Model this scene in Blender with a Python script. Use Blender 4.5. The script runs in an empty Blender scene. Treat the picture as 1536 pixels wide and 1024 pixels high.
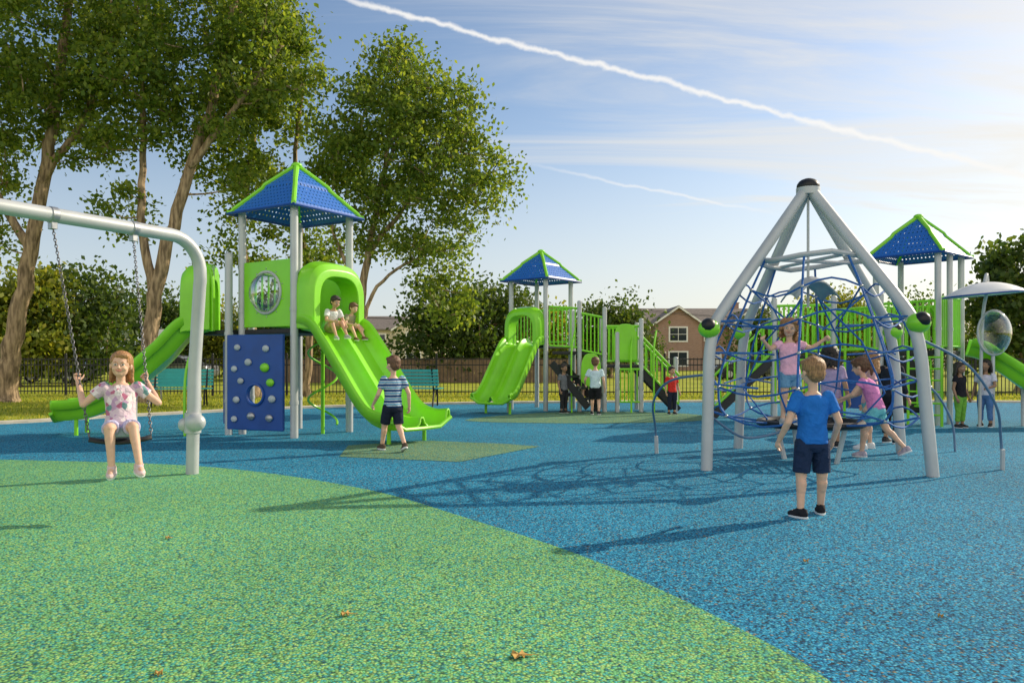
import bpy, math, random, bmesh
import numpy as np
from mathutils import Vector, Matrix, noise, Euler
random.seed(7); rng=np.random.default_rng(7)
scene=bpy.context.scene; col=scene.collection
V=Vector
RAD=math.radians
SUN=V((0.88,0.475,0.53)).normalized()

# ---------------------------------------------------------------- materials
def newmat(name):
    m=bpy.data.materials.new(name); m.use_nodes=True
    nt=m.node_tree; b=nt.nodes['Principled BSDF']
    return m,nt,b
def N(nt,t,**kw):
    n=nt.nodes.new(t)
    for k,v in kw.items(): setattr(n,k,v)
    return n
def ramp(nt,stops,interp='LINEAR'):
    r=N(nt,'ShaderNodeValToRGB'); cr=r.color_ramp; cr.interpolation=interp
    while len(cr.elements)<len(stops): cr.elements.new(0.5)
    for e,(p,c) in zip(cr.elements,stops):
        e.position=p; e.color=(c[0],c[1],c[2],1)
    return r
def simple(name,c,rough=.5,metal=0.,var=.18,vs=6.,bump=0.,bs=60.,spec=.5,coat=0.):
    m,nt,b=newmat(name)
    tc=N(nt,'ShaderNodeTexCoord'); no=N(nt,'ShaderNodeTexNoise'); no.inputs['Scale'].default_value=vs; no.inputs['Detail'].default_value=6
    nt.links.new(tc.outputs['Object'],no.inputs['Vector'])
    r=ramp(nt,[(.3,[x*(1-var) for x in c]),(.7,[min(1,x*(1+var)) for x in c])])
    nt.links.new(no.outputs['Fac'],r.inputs['Fac']); nt.links.new(r.outputs['Color'],b.inputs['Base Color'])
    b.inputs['Roughness'].default_value=rough; b.inputs['Metallic'].default_value=metal
    b.inputs['Specular IOR Level'].default_value=spec
    b.inputs['Coat Weight'].default_value=coat
    mr=N(nt,'ShaderNodeMapRange'); mr.inputs['To Min'].default_value=max(0,rough-.1); mr.inputs['To Max'].default_value=min(1,rough+.12)
    nt.links.new(no.outputs['Fac'],mr.inputs['Value']); nt.links.new(mr.outputs['Result'],b.inputs['Roughness'])
    if bump>0:
        n2=N(nt,'ShaderNodeTexNoise'); n2.inputs['Scale'].default_value=bs; n2.inputs['Detail'].default_value=4
        nt.links.new(tc.outputs['Object'],n2.inputs['Vector'])
        bp=N(nt,'ShaderNodeBump'); bp.inputs['Strength'].default_value=bump; bp.inputs['Distance'].default_value=.01
        nt.links.new(n2.outputs['Fac'],bp.inputs['Height']); nt.links.new(bp.outputs['Normal'],b.inputs['Normal'])
    return m
def rubber(name,stops,scale=88.):
    m,nt,b=newmat(name)
    tc=N(nt,'ShaderNodeTexCoord')
    nz=N(nt,'ShaderNodeTexNoise'); nz.inputs['Scale'].default_value=40; nt.links.new(tc.outputs['Object'],nz.inputs['Vector'])
    mx=N(nt,'ShaderNodeMix',data_type='VECTOR'); mx.inputs['Factor'].default_value=.012
    nt.links.new(tc.outputs['Object'],mx.inputs['A']); nt.links.new(nz.outputs['Color'],mx.inputs['B'])
    vo=N(nt,'ShaderNodeTexVoronoi'); vo.inputs['Scale'].default_value=scale
    nt.links.new(mx.outputs['Result'],vo.inputs['Vector'])
    sp=N(nt,'ShaderNodeSeparateColor'); nt.links.new(vo.outputs['Color'],sp.inputs['Color'])
    r=ramp(nt,stops,'CONSTANT'); nt.links.new(sp.outputs['Red'],r.inputs['Fac'])
    gp=N(nt,'ShaderNodeMapRange'); gp.inputs['From Min'].default_value=.25; gp.inputs['From Max'].default_value=.75; gp.inputs['To Min'].default_value=1.15; gp.inputs['To Max'].default_value=.35
    nt.links.new(vo.outputs['Distance'],gp.inputs['Value'])
    lg=N(nt,'ShaderNodeTexNoise'); lg.inputs['Scale'].default_value=.5; lg.inputs['Detail'].default_value=7; nt.links.new(tc.outputs['Object'],lg.inputs['Vector'])
    lr=N(nt,'ShaderNodeMapRange'); lr.inputs['From Min'].default_value=.3; lr.inputs['From Max'].default_value=.7; lr.inputs['To Min'].default_value=.86; lr.inputs['To Max'].default_value=1.12
    nt.links.new(lg.outputs['Fac'],lr.inputs['Value'])
    mu=N(nt,'ShaderNodeMath',operation='MULTIPLY'); nt.links.new(gp.outputs['Result'],mu.inputs[0]); nt.links.new(lr.outputs['Result'],mu.inputs[1])
    vm=N(nt,'ShaderNodeVectorMath',operation='SCALE'); nt.links.new(r.outputs['Color'],vm.inputs[0]); nt.links.new(mu.outputs[0],vm.inputs['Scale'])
    nt.links.new(vm.outputs[0],b.inputs['Base Color'])
    b.inputs['Roughness'].default_value=.85; b.inputs['Specular IOR Level'].default_value=.12
    bp=N(nt,'ShaderNodeBump'); bp.invert=True; bp.inputs['Strength'].default_value=.6; bp.inputs['Distance'].default_value=.004
    nt.links.new(vo.outputs['Distance'],bp.inputs['Height']); nt.links.new(bp.outputs['Normal'],b.inputs['Normal'])
    return m
M={}
M['blue']=rubber('blue_rubber',[(0,(.025,.26,.45)),(.38,(.04,.36,.57)),(.64,(.014,.13,.28)),(.79,(.11,.46,.60)),(.88,(.03,.06,.10)),(.95,(.25,.24,.18))])
M['green']=rubber('green_rubber',[(0,(.17,.48,.19)),(.3,(.28,.55,.17)),(.52,(.09,.43,.34)),(.70,(.39,.60,.19)),(.82,(.10,.33,.22)),(.94,(.05,.18,.18))])
M['olive']=rubber('olive_rubber',[(0,(.16,.34,.19)),(.35,(.26,.37,.16)),(.6,(.07,.29,.31)),(.8,(.32,.36,.14)),(.92,(.04,.13,.13))])
M['concrete']=simple('concrete',(.54,.49,.40),.85,0,.2,3,.3,80)
M['metal']=simple('grey_powder_coat',(.48,.50,.51),.38,.15,.08,4,.05,200)
M['steel']=simple('galvanised_steel',(.42,.43,.44),.35,.7,.2,20)
M['chain']=simple('dull_chain_steel',(.13,.13,.14),.45,.6,.2,20)
M['pgreen']=simple('lime_plastic',(.23,.66,.014),.34,0,.09,3,.03,60,.5,.2)
M['pblue']=simple('blue_plastic',(.010,.065,.30),.38,0,.12,5,.05,60)
M['hold']=simple('grey_hold',(.42,.47,.50),.5)
M['black']=simple('black_coat',(.012,.013,.015),.45,.2,.2)
M['dark']=simple('dark_rubber',(.02,.02,.022),.6,0,.2,8,.2)
M['teal']=simple('teal_coat',(.03,.38,.36),.4,0,.1)
M['white']=simple('white_paint',(.72,.73,.74),.45,0,.06)
M['rope']=simple('blue_rope',(.02,.13,.42),.7,0,.3,60,.6,300)
M['bow']=simple('blue_grey_rod',(.12,.20,.32),.4,.3,.1)
M['wood']=simple('brown_fence_wood',(.20,.13,.08),.8,0,.3,3,.3,30)
M['shingle']=simple('grey_shingle',(.19,.16,.14),.9,0,.25,4,.3,10)
M['siding']=simple('beige_siding',(.66,.58,.44),.8,0,.08,1)
M['trim']=simple('white_trim',(.8,.78,.74),.6,0,.05)
M['carpaint']=simple('dark_car_paint',(.03,.035,.045),.25,.4,.05,3,0,60,.5,.8)
M['carpaint2']=simple('silver_car_paint',(.3,.31,.33),.3,.6,.05,3,0,60,.5,.8)
M['tyre']=simple('tyre',(.02,.02,.02),.85)
def brickmat():
    m,nt,b=newmat('red_brick'); tc=N(nt,'ShaderNodeTexCoord'); mp=N(nt,'ShaderNodeMapping'); mp.inputs['Rotation'].default_value=(RAD(90),0,0)
    br=N(nt,'ShaderNodeTexBrick'); br.inputs['Scale'].default_value=1; br.inputs['Brick Width'].default_value=.24; br.inputs['Row Height'].default_value=.08; br.inputs['Mortar Size'].default_value=.008
    br.inputs['Color1'].default_value=(.36,.20,.145,1); br.inputs['Color2'].default_value=(.28,.15,.11,1); br.inputs['Mortar'].default_value=(.42,.36,.31,1)
    nt.links.new(tc.outputs['Object'],mp.inputs['Vector']); nt.links.new(mp.outputs['Vector'],br.inputs['Vector']); nt.links.new(br.outputs['Color'],b.inputs['Base Color']); b.inputs['Roughness'].default_value=.85
    return m
M['brick']=brickmat()
def glassmat(name,c,rough):
    m,nt,b=newmat(name); b.inputs['Base Color'].default_value=(*c,1); b.inputs['Roughness'].default_value=rough
    return m
M['pane']=glassmat('window_pane',(.03,.04,.05),.06)
def bubblemat():
    m,nt,b=newmat('clear_bubble'); t=N(nt,'ShaderNodeBsdfTransparent'); t.inputs[0].default_value=(.93,.95,.93,1); g=N(nt,'ShaderNodeBsdfGlossy'); g.inputs['Roughness'].default_value=.05
    lw=N(nt,'ShaderNodeLayerWeight'); lw.inputs['Blend'].default_value=.42; mx=N(nt,'ShaderNodeMixShader'); nt.links.new(lw.outputs['Facing'],mx.inputs[0]); nt.links.new(t.outputs[0],mx.inputs[1]); nt.links.new(g.outputs[0],mx.inputs[2]); nt.links.new(mx.outputs[0],nt.nodes['Material Output'].inputs['Surface'])
    return m
M['bubble']=bubblemat()
def grassmat():
    m,nt,b=newmat('lawn_grass'); tc=N(nt,'ShaderNodeTexCoord')
    a=N(nt,'ShaderNodeTexNoise'); a.inputs['Scale'].default_value=.6; a.inputs['Detail'].default_value=8; nt.links.new(tc.outputs['Object'],a.inputs['Vector'])
    c=N(nt,'ShaderNodeTexNoise'); c.inputs['Scale'].default_value=14; c.inputs['Detail'].default_value=8; nt.links.new(tc.outputs['Object'],c.inputs['Vector'])
    ad=N(nt,'ShaderNodeMath',operation='MULTIPLY_ADD'); ad.inputs[1].default_value=.5; nt.links.new(a.outputs['Fac'],ad.inputs[0])
    h=N(nt,'ShaderNodeMath',operation='MULTIPLY'); h.inputs[1].default_value=.5; nt.links.new(c.outputs['Fac'],h.inputs[0]); nt.links.new(h.outputs[0],ad.inputs[2])
    r=ramp(nt,[(.35,(.14,.20,.02)),(.5,(.32,.35,.035)),(.65,(.46,.43,.07))]); nt.links.new(ad.outputs[0],r.inputs['Fac']); nt.links.new(r.outputs['Color'],b.inputs['Base Color'])
    b.inputs['Roughness'].default_value=.9; b.inputs['Specular IOR Level'].default_value=.1
    bp=N(nt,'ShaderNodeBump'); bp.inputs['Strength'].default_value=.8; bp.inputs['Distance'].default_value=.04; nt.links.new(c.outputs['Fac'],bp.inputs['Height']); nt.links.new(bp.outputs['Normal'],b.inputs['Normal'])
    return m
M['grass']=grassmat()
def leafmat(name,dark,mid,light,tr=.4):
    m,nt,b=newmat(name); g=N(nt,'ShaderNodeNewGeometry')
    r=ramp(nt,[(0,dark),(.5,mid),(1,light)]); nt.links.new(g.outputs['Random Per Island'],r.inputs['Fac'])
    nt.links.new(r.outputs['Color'],b.inputs['Base Color']); b.inputs['Roughness'].default_value=.5; b.inputs['Specular IOR Level'].default_value=.3
    t=N(nt,'ShaderNodeBsdfTranslucent'); sc=N(nt,'ShaderNodeVectorMath',operation='MULTIPLY'); sc.inputs[1].default_value=(2.1,1.9,.9)
    nt.links.new(r.outputs['Color'],sc.inputs[0]); nt.links.new(sc.outputs[0],t.inputs['Color'])
    mx=N(nt,'ShaderNodeMixShader'); mx.inputs[0].default_value=tr
    nt.links.new(b.outputs[0],mx.inputs[1]); nt.links.new(t.outputs[0],mx.inputs[2]); nt.links.new(mx.outputs[0],nt.nodes['Material Output'].inputs['Surface'])
    return m
M['leaf']=leafmat('poplar_leaves',(.07,.125,.02),(.125,.195,.028),(.22,.27,.04),.5)
M['leafd']=leafmat('shrub_leaves',(.03,.065,.013),(.06,.105,.018),(.11,.155,.028),.4)
M['leafy']=leafmat('yellowish_leaves',(.09,.13,.015),(.17,.21,.025),(.28,.28,.045),.42)
M['blade']=leafmat('grass_blades',(.10,.17,.018),(.26,.30,.035),(.42,.39,.08),.45)
def barkmat():
    m,nt,b=newmat('bark'); tc=N(nt,'ShaderNodeTexCoord'); mp=N(nt,'ShaderNodeMapping'); mp.inputs['Scale'].default_value=(9,9,1.6)
    a=N(nt,'ShaderNodeTexNoise'); a.inputs['Scale'].default_value=1.6; a.inputs['Detail'].default_value=8; nt.links.new(tc.outputs['Object'],mp.inputs['Vector']); nt.links.new(mp.outputs['Vector'],a.inputs['Vector'])
    r=ramp(nt,[(.35,(.13,.09,.05)),(.65,(.46,.33,.20))]); nt.links.new(a.outputs['Fac'],r.inputs['Fac']); nt.links.new(r.outputs['Color'],b.inputs['Base Color']); b.inputs['Roughness'].default_value=.95
    bp=N(nt,'ShaderNodeBump'); bp.inputs['Strength'].default_value=.9; bp.inputs['Distance'].default_value=.05; nt.links.new(a.outputs['Fac'],bp.inputs['Height']); nt.links.new(bp.outputs['Normal'],b.inputs['Normal'])
    return m
M['bark']=barkmat()
def perfmat():
    m,nt,b=newmat('perforated_blue_roof'); b.inputs['Base Color'].default_value=(.015,.13,.50,1); b.inputs['Roughness'].default_value=.38
    uv=N(nt,'ShaderNodeUVMap'); uv.uv_map='UVMap'
    s=N(nt,'ShaderNodeVectorMath',operation='SCALE'); s.inputs['Scale'].default_value=14.; nt.links.new(uv.outputs[0],s.inputs[0])
    f=N(nt,'ShaderNodeVectorMath',operation='FRACTION'); nt.links.new(s.outputs[0],f.inputs[0])
    d=N(nt,'ShaderNodeVectorMath',operation='DISTANCE'); d.inputs[1].default_value=(.5,.5,0); nt.links.new(f.outputs[0],d.inputs[0])
    l=N(nt,'ShaderNodeMath',operation='LESS_THAN'); l.inputs[1].default_value=.17; nt.links.new(d.outputs['Value'],l.inputs[0])
    t=N(nt,'ShaderNodeBsdfTransparent'); mx=N(nt,'ShaderNodeMixShader')
    nt.links.new(l.outputs[0],mx.inputs[0]); nt.links.new(b.outputs[0],mx.inputs[1]); nt.links.new(t.outputs[0],mx.inputs[2]); nt.links.new(mx.outputs[0],nt.nodes['Material Output'].inputs['Surface'])
    bp=N(nt,'ShaderNodeBump'); bp.inputs['Strength'].default_value=.6; bp.inputs['Distance'].default_value=.01; nt.links.new(d.outputs['Value'],bp.inputs['Height']); nt.links.new(bp.outputs['Normal'],b.inputs['Normal'])
    return m
M['perf']=perfmat()
def skinmat(name,c):
    m=simple(name,c,.55,0,.08,30,.08,300); b=m.node_tree.nodes['Principled BSDF']
    b.inputs['Subsurface Weight'].default_value=.15; b.inputs['Subsurface Radius'].default_value=(.02,.008,.004); b.inputs['Subsurface Scale'].default_value=.3
    return m
M['skin']=skinmat('fair_skin',(.70,.43,.30)); M['skin2']=skinmat('tan_skin',(.54,.31,.19)); M['skin3']=skinmat('brown_skin',(.30,.17,.10))
def cloth(name,c,kind=None,c2=(.8,.8,.8)):
    m,nt,b=newmat(name); b.inputs['Roughness'].default_value=.85; b.inputs['Specular IOR Level'].default_value=.2
    tc=N(nt,'ShaderNodeTexCoord')
    a=N(nt,'ShaderNodeTexNoise'); a.inputs['Scale'].default_value=13; a.inputs['Detail'].default_value=3; a.inputs['Distortion'].default_value=.8; nt.links.new(tc.outputs['Object'],a.inputs['Vector'])
    bp=N(nt,'ShaderNodeBump'); bp.inputs['Strength'].default_value=.8; bp.inputs['Distance'].default_value=.035; nt.links.new(a.outputs['Fac'],bp.inputs['Height']); nt.links.new(bp.outputs['Normal'],b.inputs['Normal'])
    if kind=='stripe':
        sp=N(nt,'ShaderNodeSeparateXYZ'); nt.links.new(tc.outputs['Object'],sp.inputs[0])
        mu=N(nt,'ShaderNodeMath',operation='MULTIPLY'); mu.inputs[1].default_value=15.; nt.links.new(sp.outputs['Z'],mu.inputs[0])
        fr=N(nt,'ShaderNodeMath',operation='FRACT'); nt.links.new(mu.outputs[0],fr.inputs[0])
        r=ramp(nt,[(0,c),(.42,c2),(.56,(.12,.32,.5)),(.86,c2)],'CONSTANT'); nt.links.new(fr.outputs[0],r.inputs['Fac'])
    elif kind=='flower':
        vo=N(nt,'ShaderNodeTexVoronoi'); vo.inputs['Scale'].default_value=26; nt.links.new(tc.outputs['Object'],vo.inputs['Vector'])
        sp=N(nt,'ShaderNodeSeparateColor'); nt.links.new(vo.outputs['Color'],sp.inputs[0])
        r=ramp(nt,[(0,c),(.5,(.5,.16,.26)),(.6,c2),(.8,(.16,.3,.3)),(.87,(.5,.32,.48))],'CONSTANT'); nt.links.new(sp.outputs['Red'],r.inputs['Fac'])
    else:
        r=ramp(nt,[(.3,[x*.85 for x in c]),(.7,[min(1,x*1.12) for x in c])]); nt.links.new(a.outputs['Fac'],r.inputs['Fac'])
    nt.links.new(r.outputs['Color'],b.inputs['Base Color'])
    return m
def hairmat(name,c):
    m,nt,b=newmat(name); tc=N(nt,'ShaderNodeTexCoord'); mp=N(nt,'ShaderNodeMapping'); mp.inputs['Scale'].default_value=(110,110,14)
    a=N(nt,'ShaderNodeTexNoise'); a.inputs['Scale'].default_value=1; a.inputs['Detail'].default_value=4; nt.links.new(tc.outputs['Object'],mp.inputs['Vector']); nt.links.new(mp.outputs['Vector'],a.inputs['Vector'])
    r=ramp(nt,[(.3,[x*.5 for x in c]),(.7,[x*1.5 for x in c])]); nt.links.new(a.outputs['Fac'],r.inputs['Fac']); nt.links.new(r.outputs['Color'],b.inputs['Base Color']); b.inputs['Roughness'].default_value=.5
    bp=N(nt,'ShaderNodeBump'); bp.inputs['Strength'].default_value=.8; bp.inputs['Distance'].default_value=.01; nt.links.new(a.outputs['Fac'],bp.inputs['Height']); nt.links.new(bp.outputs['Normal'],b.inputs['Normal'])
    return m
M['hblond']=hairmat('sandy_hair',(.30,.16,.065)); M['hbrown']=hairmat('brown_hair',(.14,.065,.03)); M['hdark']=hairmat('dark_hair',(.025,.016,.012)); M['hgold']=hairmat('golden_brown_hair',(.38,.19,.075))
M['eye']=simple('eye_white',(.7,.7,.7),.2); M['iris']=simple('eye_iris',(.03,.02,.015),.2); M['lip']=simple('lip',(.55,.18,.15),.5)

# ---------------------------------------------------------------- mesh builder
ORG={}
def frame(d):
    d=d.normalized(); a=V((0,0,1)) if abs(d.z)<.95 else V((1,0,0))
    x=d.cross(a).normalized(); return x, x.cross(d).normalized()*-1
def catmull(pts,k=6,closed=False):
    pts=[V(p) for p in pts]; out=[]; n=len(pts)
    rngi=range(n if closed else n-1)
    for i in rngi:
        if closed: p0,p1,p2,p3=[pts[(i+j)%n] for j in (-1,0,1,2)]
        else: p0=pts[max(i-1,0)];p1=pts[i];p2=pts[i+1];p3=pts[min(i+2,n-1)]
        for j in range(k):
            t=j/k; out.append(.5*((2*p1)+(p2-p0)*t+(2*p0-5*p1+4*p2-p3)*t*t+(3*p1-p0-3*p2+p3)*t**3))
    if not closed: out.append(pts[-1].copy())
    return out
class MB:
    def __init__(s): s.v=[];s.f=[];s.mi=[];s.cur=0;s.uv=None
    def add(s,vs,fs):
        o=len(s.v); s.v+= [tuple(v) for v in vs]; s.f+=[tuple(i+o for i in f) for f in fs]; s.mi+=[s.cur]*len(fs); return s
    def box(s,c,sz,ex=(1,0,0),ey=(0,1,0),ez=(0,0,1)):
        c=V(c);ex=V(ex).normalized()*sz[0]/2;ey=V(ey).normalized()*sz[1]/2;ez=V(ez).normalized()*sz[2]/2
        vs=[c+ex*a+ey*b+ez*d for a in(-1,1) for b in(-1,1) for d in(-1,1)]
        return s.add(vs,[(0,1,3,2),(4,6,7,5),(0,4,5,1),(2,3,7,6),(0,2,6,4),(1,5,7,3)])
    def tube(s,path,r,n=10,closed=False,flat=1.0):
        P=[V(p) for p in path]; m=len(P); rs=r if isinstance(r,(list,tuple)) else [r]*m
        vs=[];x=None
        for i in range(m):
            if closed: t=(P[(i+1)%m]-P[i-1])
            else: t=P[min(i+1,m-1)]-P[max(i-1,0)]
            t=t.normalized()
            if x is None: x,y=frame(t)
            else:
                x=(x-t*x.dot(t)).normalized()
            y=t.cross(x)
            for k in range(n):
                a=2*math.pi*k/n; vs.append(P[i]+x*math.cos(a)*rs[i]+y*math.sin(a)*rs[i]*flat)
        fs=[]
        for i in range(m if closed else m-1):
            j=(i+1)%m
            for k in range(n): fs.append((i*n+k,i*n+(k+1)%n,j*n+(k+1)%n,j*n+k))
        if not closed: fs.append(tuple(range(n))[::-1]); fs.append(tuple((m-1)*n+k for k in range(n)))
        return s.add(vs,fs)
    def cap(s,p,q,r1,r2,n=12,k=4):
        p=V(p);q=V(q);d=(q-p)
        if d.length<1e-5: d=V((0,0,1e-4))
        dn=d.normalized(); path=[];rs=[]
        for i in range(k):
            a=math.pi/2*(1-(i)/k); path.append(p-dn*r1*math.sin(a)); rs.append(max(r1*math.cos(a),r1*.05))
        path.append(p);rs.append(r1);path.append(q);rs.append(r2)
        for i in range(1,k+1):
            a=math.pi/2*i/k; path.append(q+dn*r2*math.sin(a)); rs.append(max(r2*math.cos(a),r2*.05))
        return s.tube(path,rs,n)
    def ell(s,c,r,rot=None,n=16,m=10):
        c=V(c); vs=[];fs=[]
        if isinstance(r,(int,float)): r=(r,r,r)
        for i in range(1,m):
            th=math.pi*i/m
            for k in range(n):
                a=2*math.pi*k/n; p=V((r[0]*math.sin(th)*math.cos(a),r[1]*math.sin(th)*math.sin(a),r[2]*math.cos(th)))
                vs.append(c+(rot@p if rot else p))
        top=V((0,0,r[2]));bot=-top
        vs.append(c+(rot@top if rot else top)); vs.append(c+(rot@bot if rot else bot)); T=len(vs)-2
        for i in range(m-2):
            for k in range(n): fs.append((i*n+k,(i+1)*n+k,(i+1)*n+(k+1)%n,i*n+(k+1)%n))
        for k in range(n): fs.append((T,k,(k+1)%n)); fs.append((T+1,(m-2)*n+(k+1)%n,(m-2)*n+k))
        return s.add(vs,fs)
    def loft(s,rings,n=20):
        vs=[]
        for c,ax,ay,rx,ry in rings:
            for k in range(n):
                a=2*math.pi*k/n; vs.append(V(c)+ax*rx*math.cos(a)+ay*ry*math.sin(a))
        fs=[];m=len(rings)
        for i in range(m-1):
            for k in range(n): fs.append((i*n+k,i*n+(k+1)%n,(i+1)*n+(k+1)%n,(i+1)*n+k))
        fs.append(tuple(range(n))[::-1]); fs.append(tuple((m-1)*n+k for k in range(n)))
        return s.add(vs,fs)
    def prism(s,pts,o,eu,ev,en,th):
        o=V(o);eu=V(eu);ev=V(ev);en=V(en); n=len(pts)
        a=[o+eu*p[0]+ev*p[1] for p in pts]; b=[p+en*th for p in a]
        fs=[tuple(range(n)),tuple(range(2*n-1,n-1,-1))]+[(i,(i+1)%n,n+(i+1)%n,n+i) for i in range(n)]
        return s.add(a+b,fs)
    def ringplate(s,out,inn,o,eu,ev,en,th):
        o=V(o);eu=V(eu);ev=V(ev);en=V(en); n=len(out)
        A=[o+eu*p[0]+ev*p[1] for p in out];B=[o+eu*p[0]+ev*p[1] for p in inn]
        vs=A+B+[p+en*th for p in A]+[p+en*th for p in B]; fs=[]
        for i in range(n):
            j=(i+1)%n
            fs+=[(i,j,n+j,n+i),(2*n+i,3*n+i,3*n+j,2*n+j),(i,2*n+i,2*n+j,j),(n+i,n+j,3*n+j,3*n+i)]
        return s.add(vs,fs)
    def mesh(s,name,o=V((0,0,0))):
        me=bpy.data.meshes.new(name); me.from_pydata([(v[0]-o[0],v[1]-o[1],v[2]-o[2]) for v in s.v],[],s.f)
        bm=bmesh.new(); bm.from_mesh(me); bmesh.ops.recalc_face_normals(bm,faces=bm.faces)
        bm.to_mesh(me); bm.free()
        return me
    def obj(s,name,parent=None,mats=None,smooth=True,bevel=0,label=None,solid=0,cat=None,kind=None,origin=None):
        o=ORG[parent.name] if parent else (V(origin) if origin else V((0,0,0)))
        me=s.mesh(name,o); ob=bpy.data.objects.new(name,me); col.objects.link(ob)
        if parent: ob.parent=parent
        else: ob.location=o
        ORG[ob.name]=o
        for mm in (mats if isinstance(mats,list) else [mats]): me.materials.append(mm)
        me.polygons.foreach_set('material_index',s.mi)
        if smooth:
            me.polygons.foreach_set('use_smooth',[True]*len(me.polygons))
            try: me.set_sharp_from_angle(angle=RAD(40))
            except Exception: pass
        if solid: md=ob.modifiers.new('s','SOLIDIFY'); md.thickness=solid; md.offset=-1
        if bevel: md=ob.modifiers.new('b','BEVEL'); md.width=bevel; md.segments=2; md.limit_method='ANGLE'
        if label: ob['label']=label
        if cat: ob['category']=cat
        if kind: ob['kind']=kind
        return ob
def thing(name,label,cat,loc,group=None):
    e=bpy.data.objects.new(name,None); e.empty_display_size=.2; e.location=loc; col.objects.link(e); e['label']=label; e['category']=cat
    if group: e['group']=group
    ORG[e.name]=V(loc); return e
def rect_hole(w,h,c,r,n=40):
    ang=[2*math.pi*i/n for i in range(n)]
    for a in [(w/2,h/2),(-w/2,h/2),(-w/2,-h/2),(w/2,-h/2)]: ang.append(math.atan2(a[1]-c[1],a[0]-c[0])%(2*math.pi))
    ang=sorted(set(ang)); out=[];inn=[]
    for a in ang:
        dx,dy=math.cos(a),math.sin(a); ts=[]
        if dx>1e-9: ts.append((w/2-c[0])/dx)
        if dx<-1e-9: ts.append((-w/2-c[0])/dx)
        if dy>1e-9: ts.append((h/2-c[1])/dy)
        if dy<-1e-9: ts.append((-h/2-c[1])/dy)
        t=min(ts); out.append((c[0]+dx*t,c[1]+dy*t)); inn.append((c[0]+dx*r,c[1]+dy*r))
    return out,inn

# ---------------------------------------------------------------- people
def remesh(mb,vox,it=4,name='m',jit=0,jsc=30):
    me=mb.mesh(name); ob=bpy.data.objects.new('tmp',me); col.objects.link(ob)
    r=ob.modifiers.new('r','REMESH'); r.mode='VOXEL'; r.voxel_size=vox
    s=ob.modifiers.new('s','SMOOTH'); s.factor=.5; s.iterations=it
    dg=bpy.context.evaluated_depsgraph_get(); out=bpy.data.meshes.new_from_object(ob.evaluated_get(dg))
    bpy.data.objects.remove(ob); out.name=name
    if jit:
        out.update()
        for v in out.vertices:
            d=noise.noise(v.co*jsc)+.5*noise.noise(v.co*jsc*2.3); v.co+=v.normal*d*jit
    out.polygons.foreach_set('use_smooth',[True]*len(out.polygons)); return out
DEF=dict(pel=(0,0,.57),chest=(0,.005,.78),neck=(0,.01,.925),head=(0,0,1.065),hr=(0,0,0),
 sL=(.118,.01,.885),sR=(-.118,.01,.885),eL=(.17,.02,.70),eR=(-.17,.02,.70),wL=(.185,-.05,.53),wR=(-.185,-.05,.53),
 hL=(.06,0,.55),hR=(-.06,0,.55),kL=(.07,-.01,.31),kR=(-.07,-.01,.31),aL=(.075,.01,.07),aR=(-.075,.01,.07),tL=(.15,-1,0),tR=(-.15,-1,0),cL=.6,cR=.6,nL=None,nR=None)
def hand(m,w,d,pn,curl,side,sc=1.):
    d=d.normalized(); pn=(pn-d*pn.dot(d)).normalized(); sv=d.cross(pn).normalized()*side
    rot=Matrix((sv,pn,d)).transposed()
    m.ell(w+d*.034,(.027,.013,.038),rot,12,8)
    for i,(o,L) in enumerate(((-.020,.036),(-.007,.043),(.007,.046),(.020,.041))):
        b=w+d*.058+sv*o; d1=(d*math.cos(curl)+pn*math.sin(curl)); d2=(d*math.cos(curl*2.2)+pn*math.sin(curl*2.2)); d1=(d1+sv*o*4).normalized()
        q=b+d1*L*.55; m.cap(b-d*.012,q,.0072,.0068,8,3); m.cap(q,q+d2*L*.5,.0068,.0056,8,3)
    b=w+d*.022+sv*.022; dd=(d*.6+sv*.6+pn*.45).normalized(); q=b+dd*.028; m.cap(b,q,.0095,.008,8,3); m.cap(q,q+(dd*.6+d*.5+pn*.3).normalized()*.022,.0078,.0062,8,3)
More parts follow.
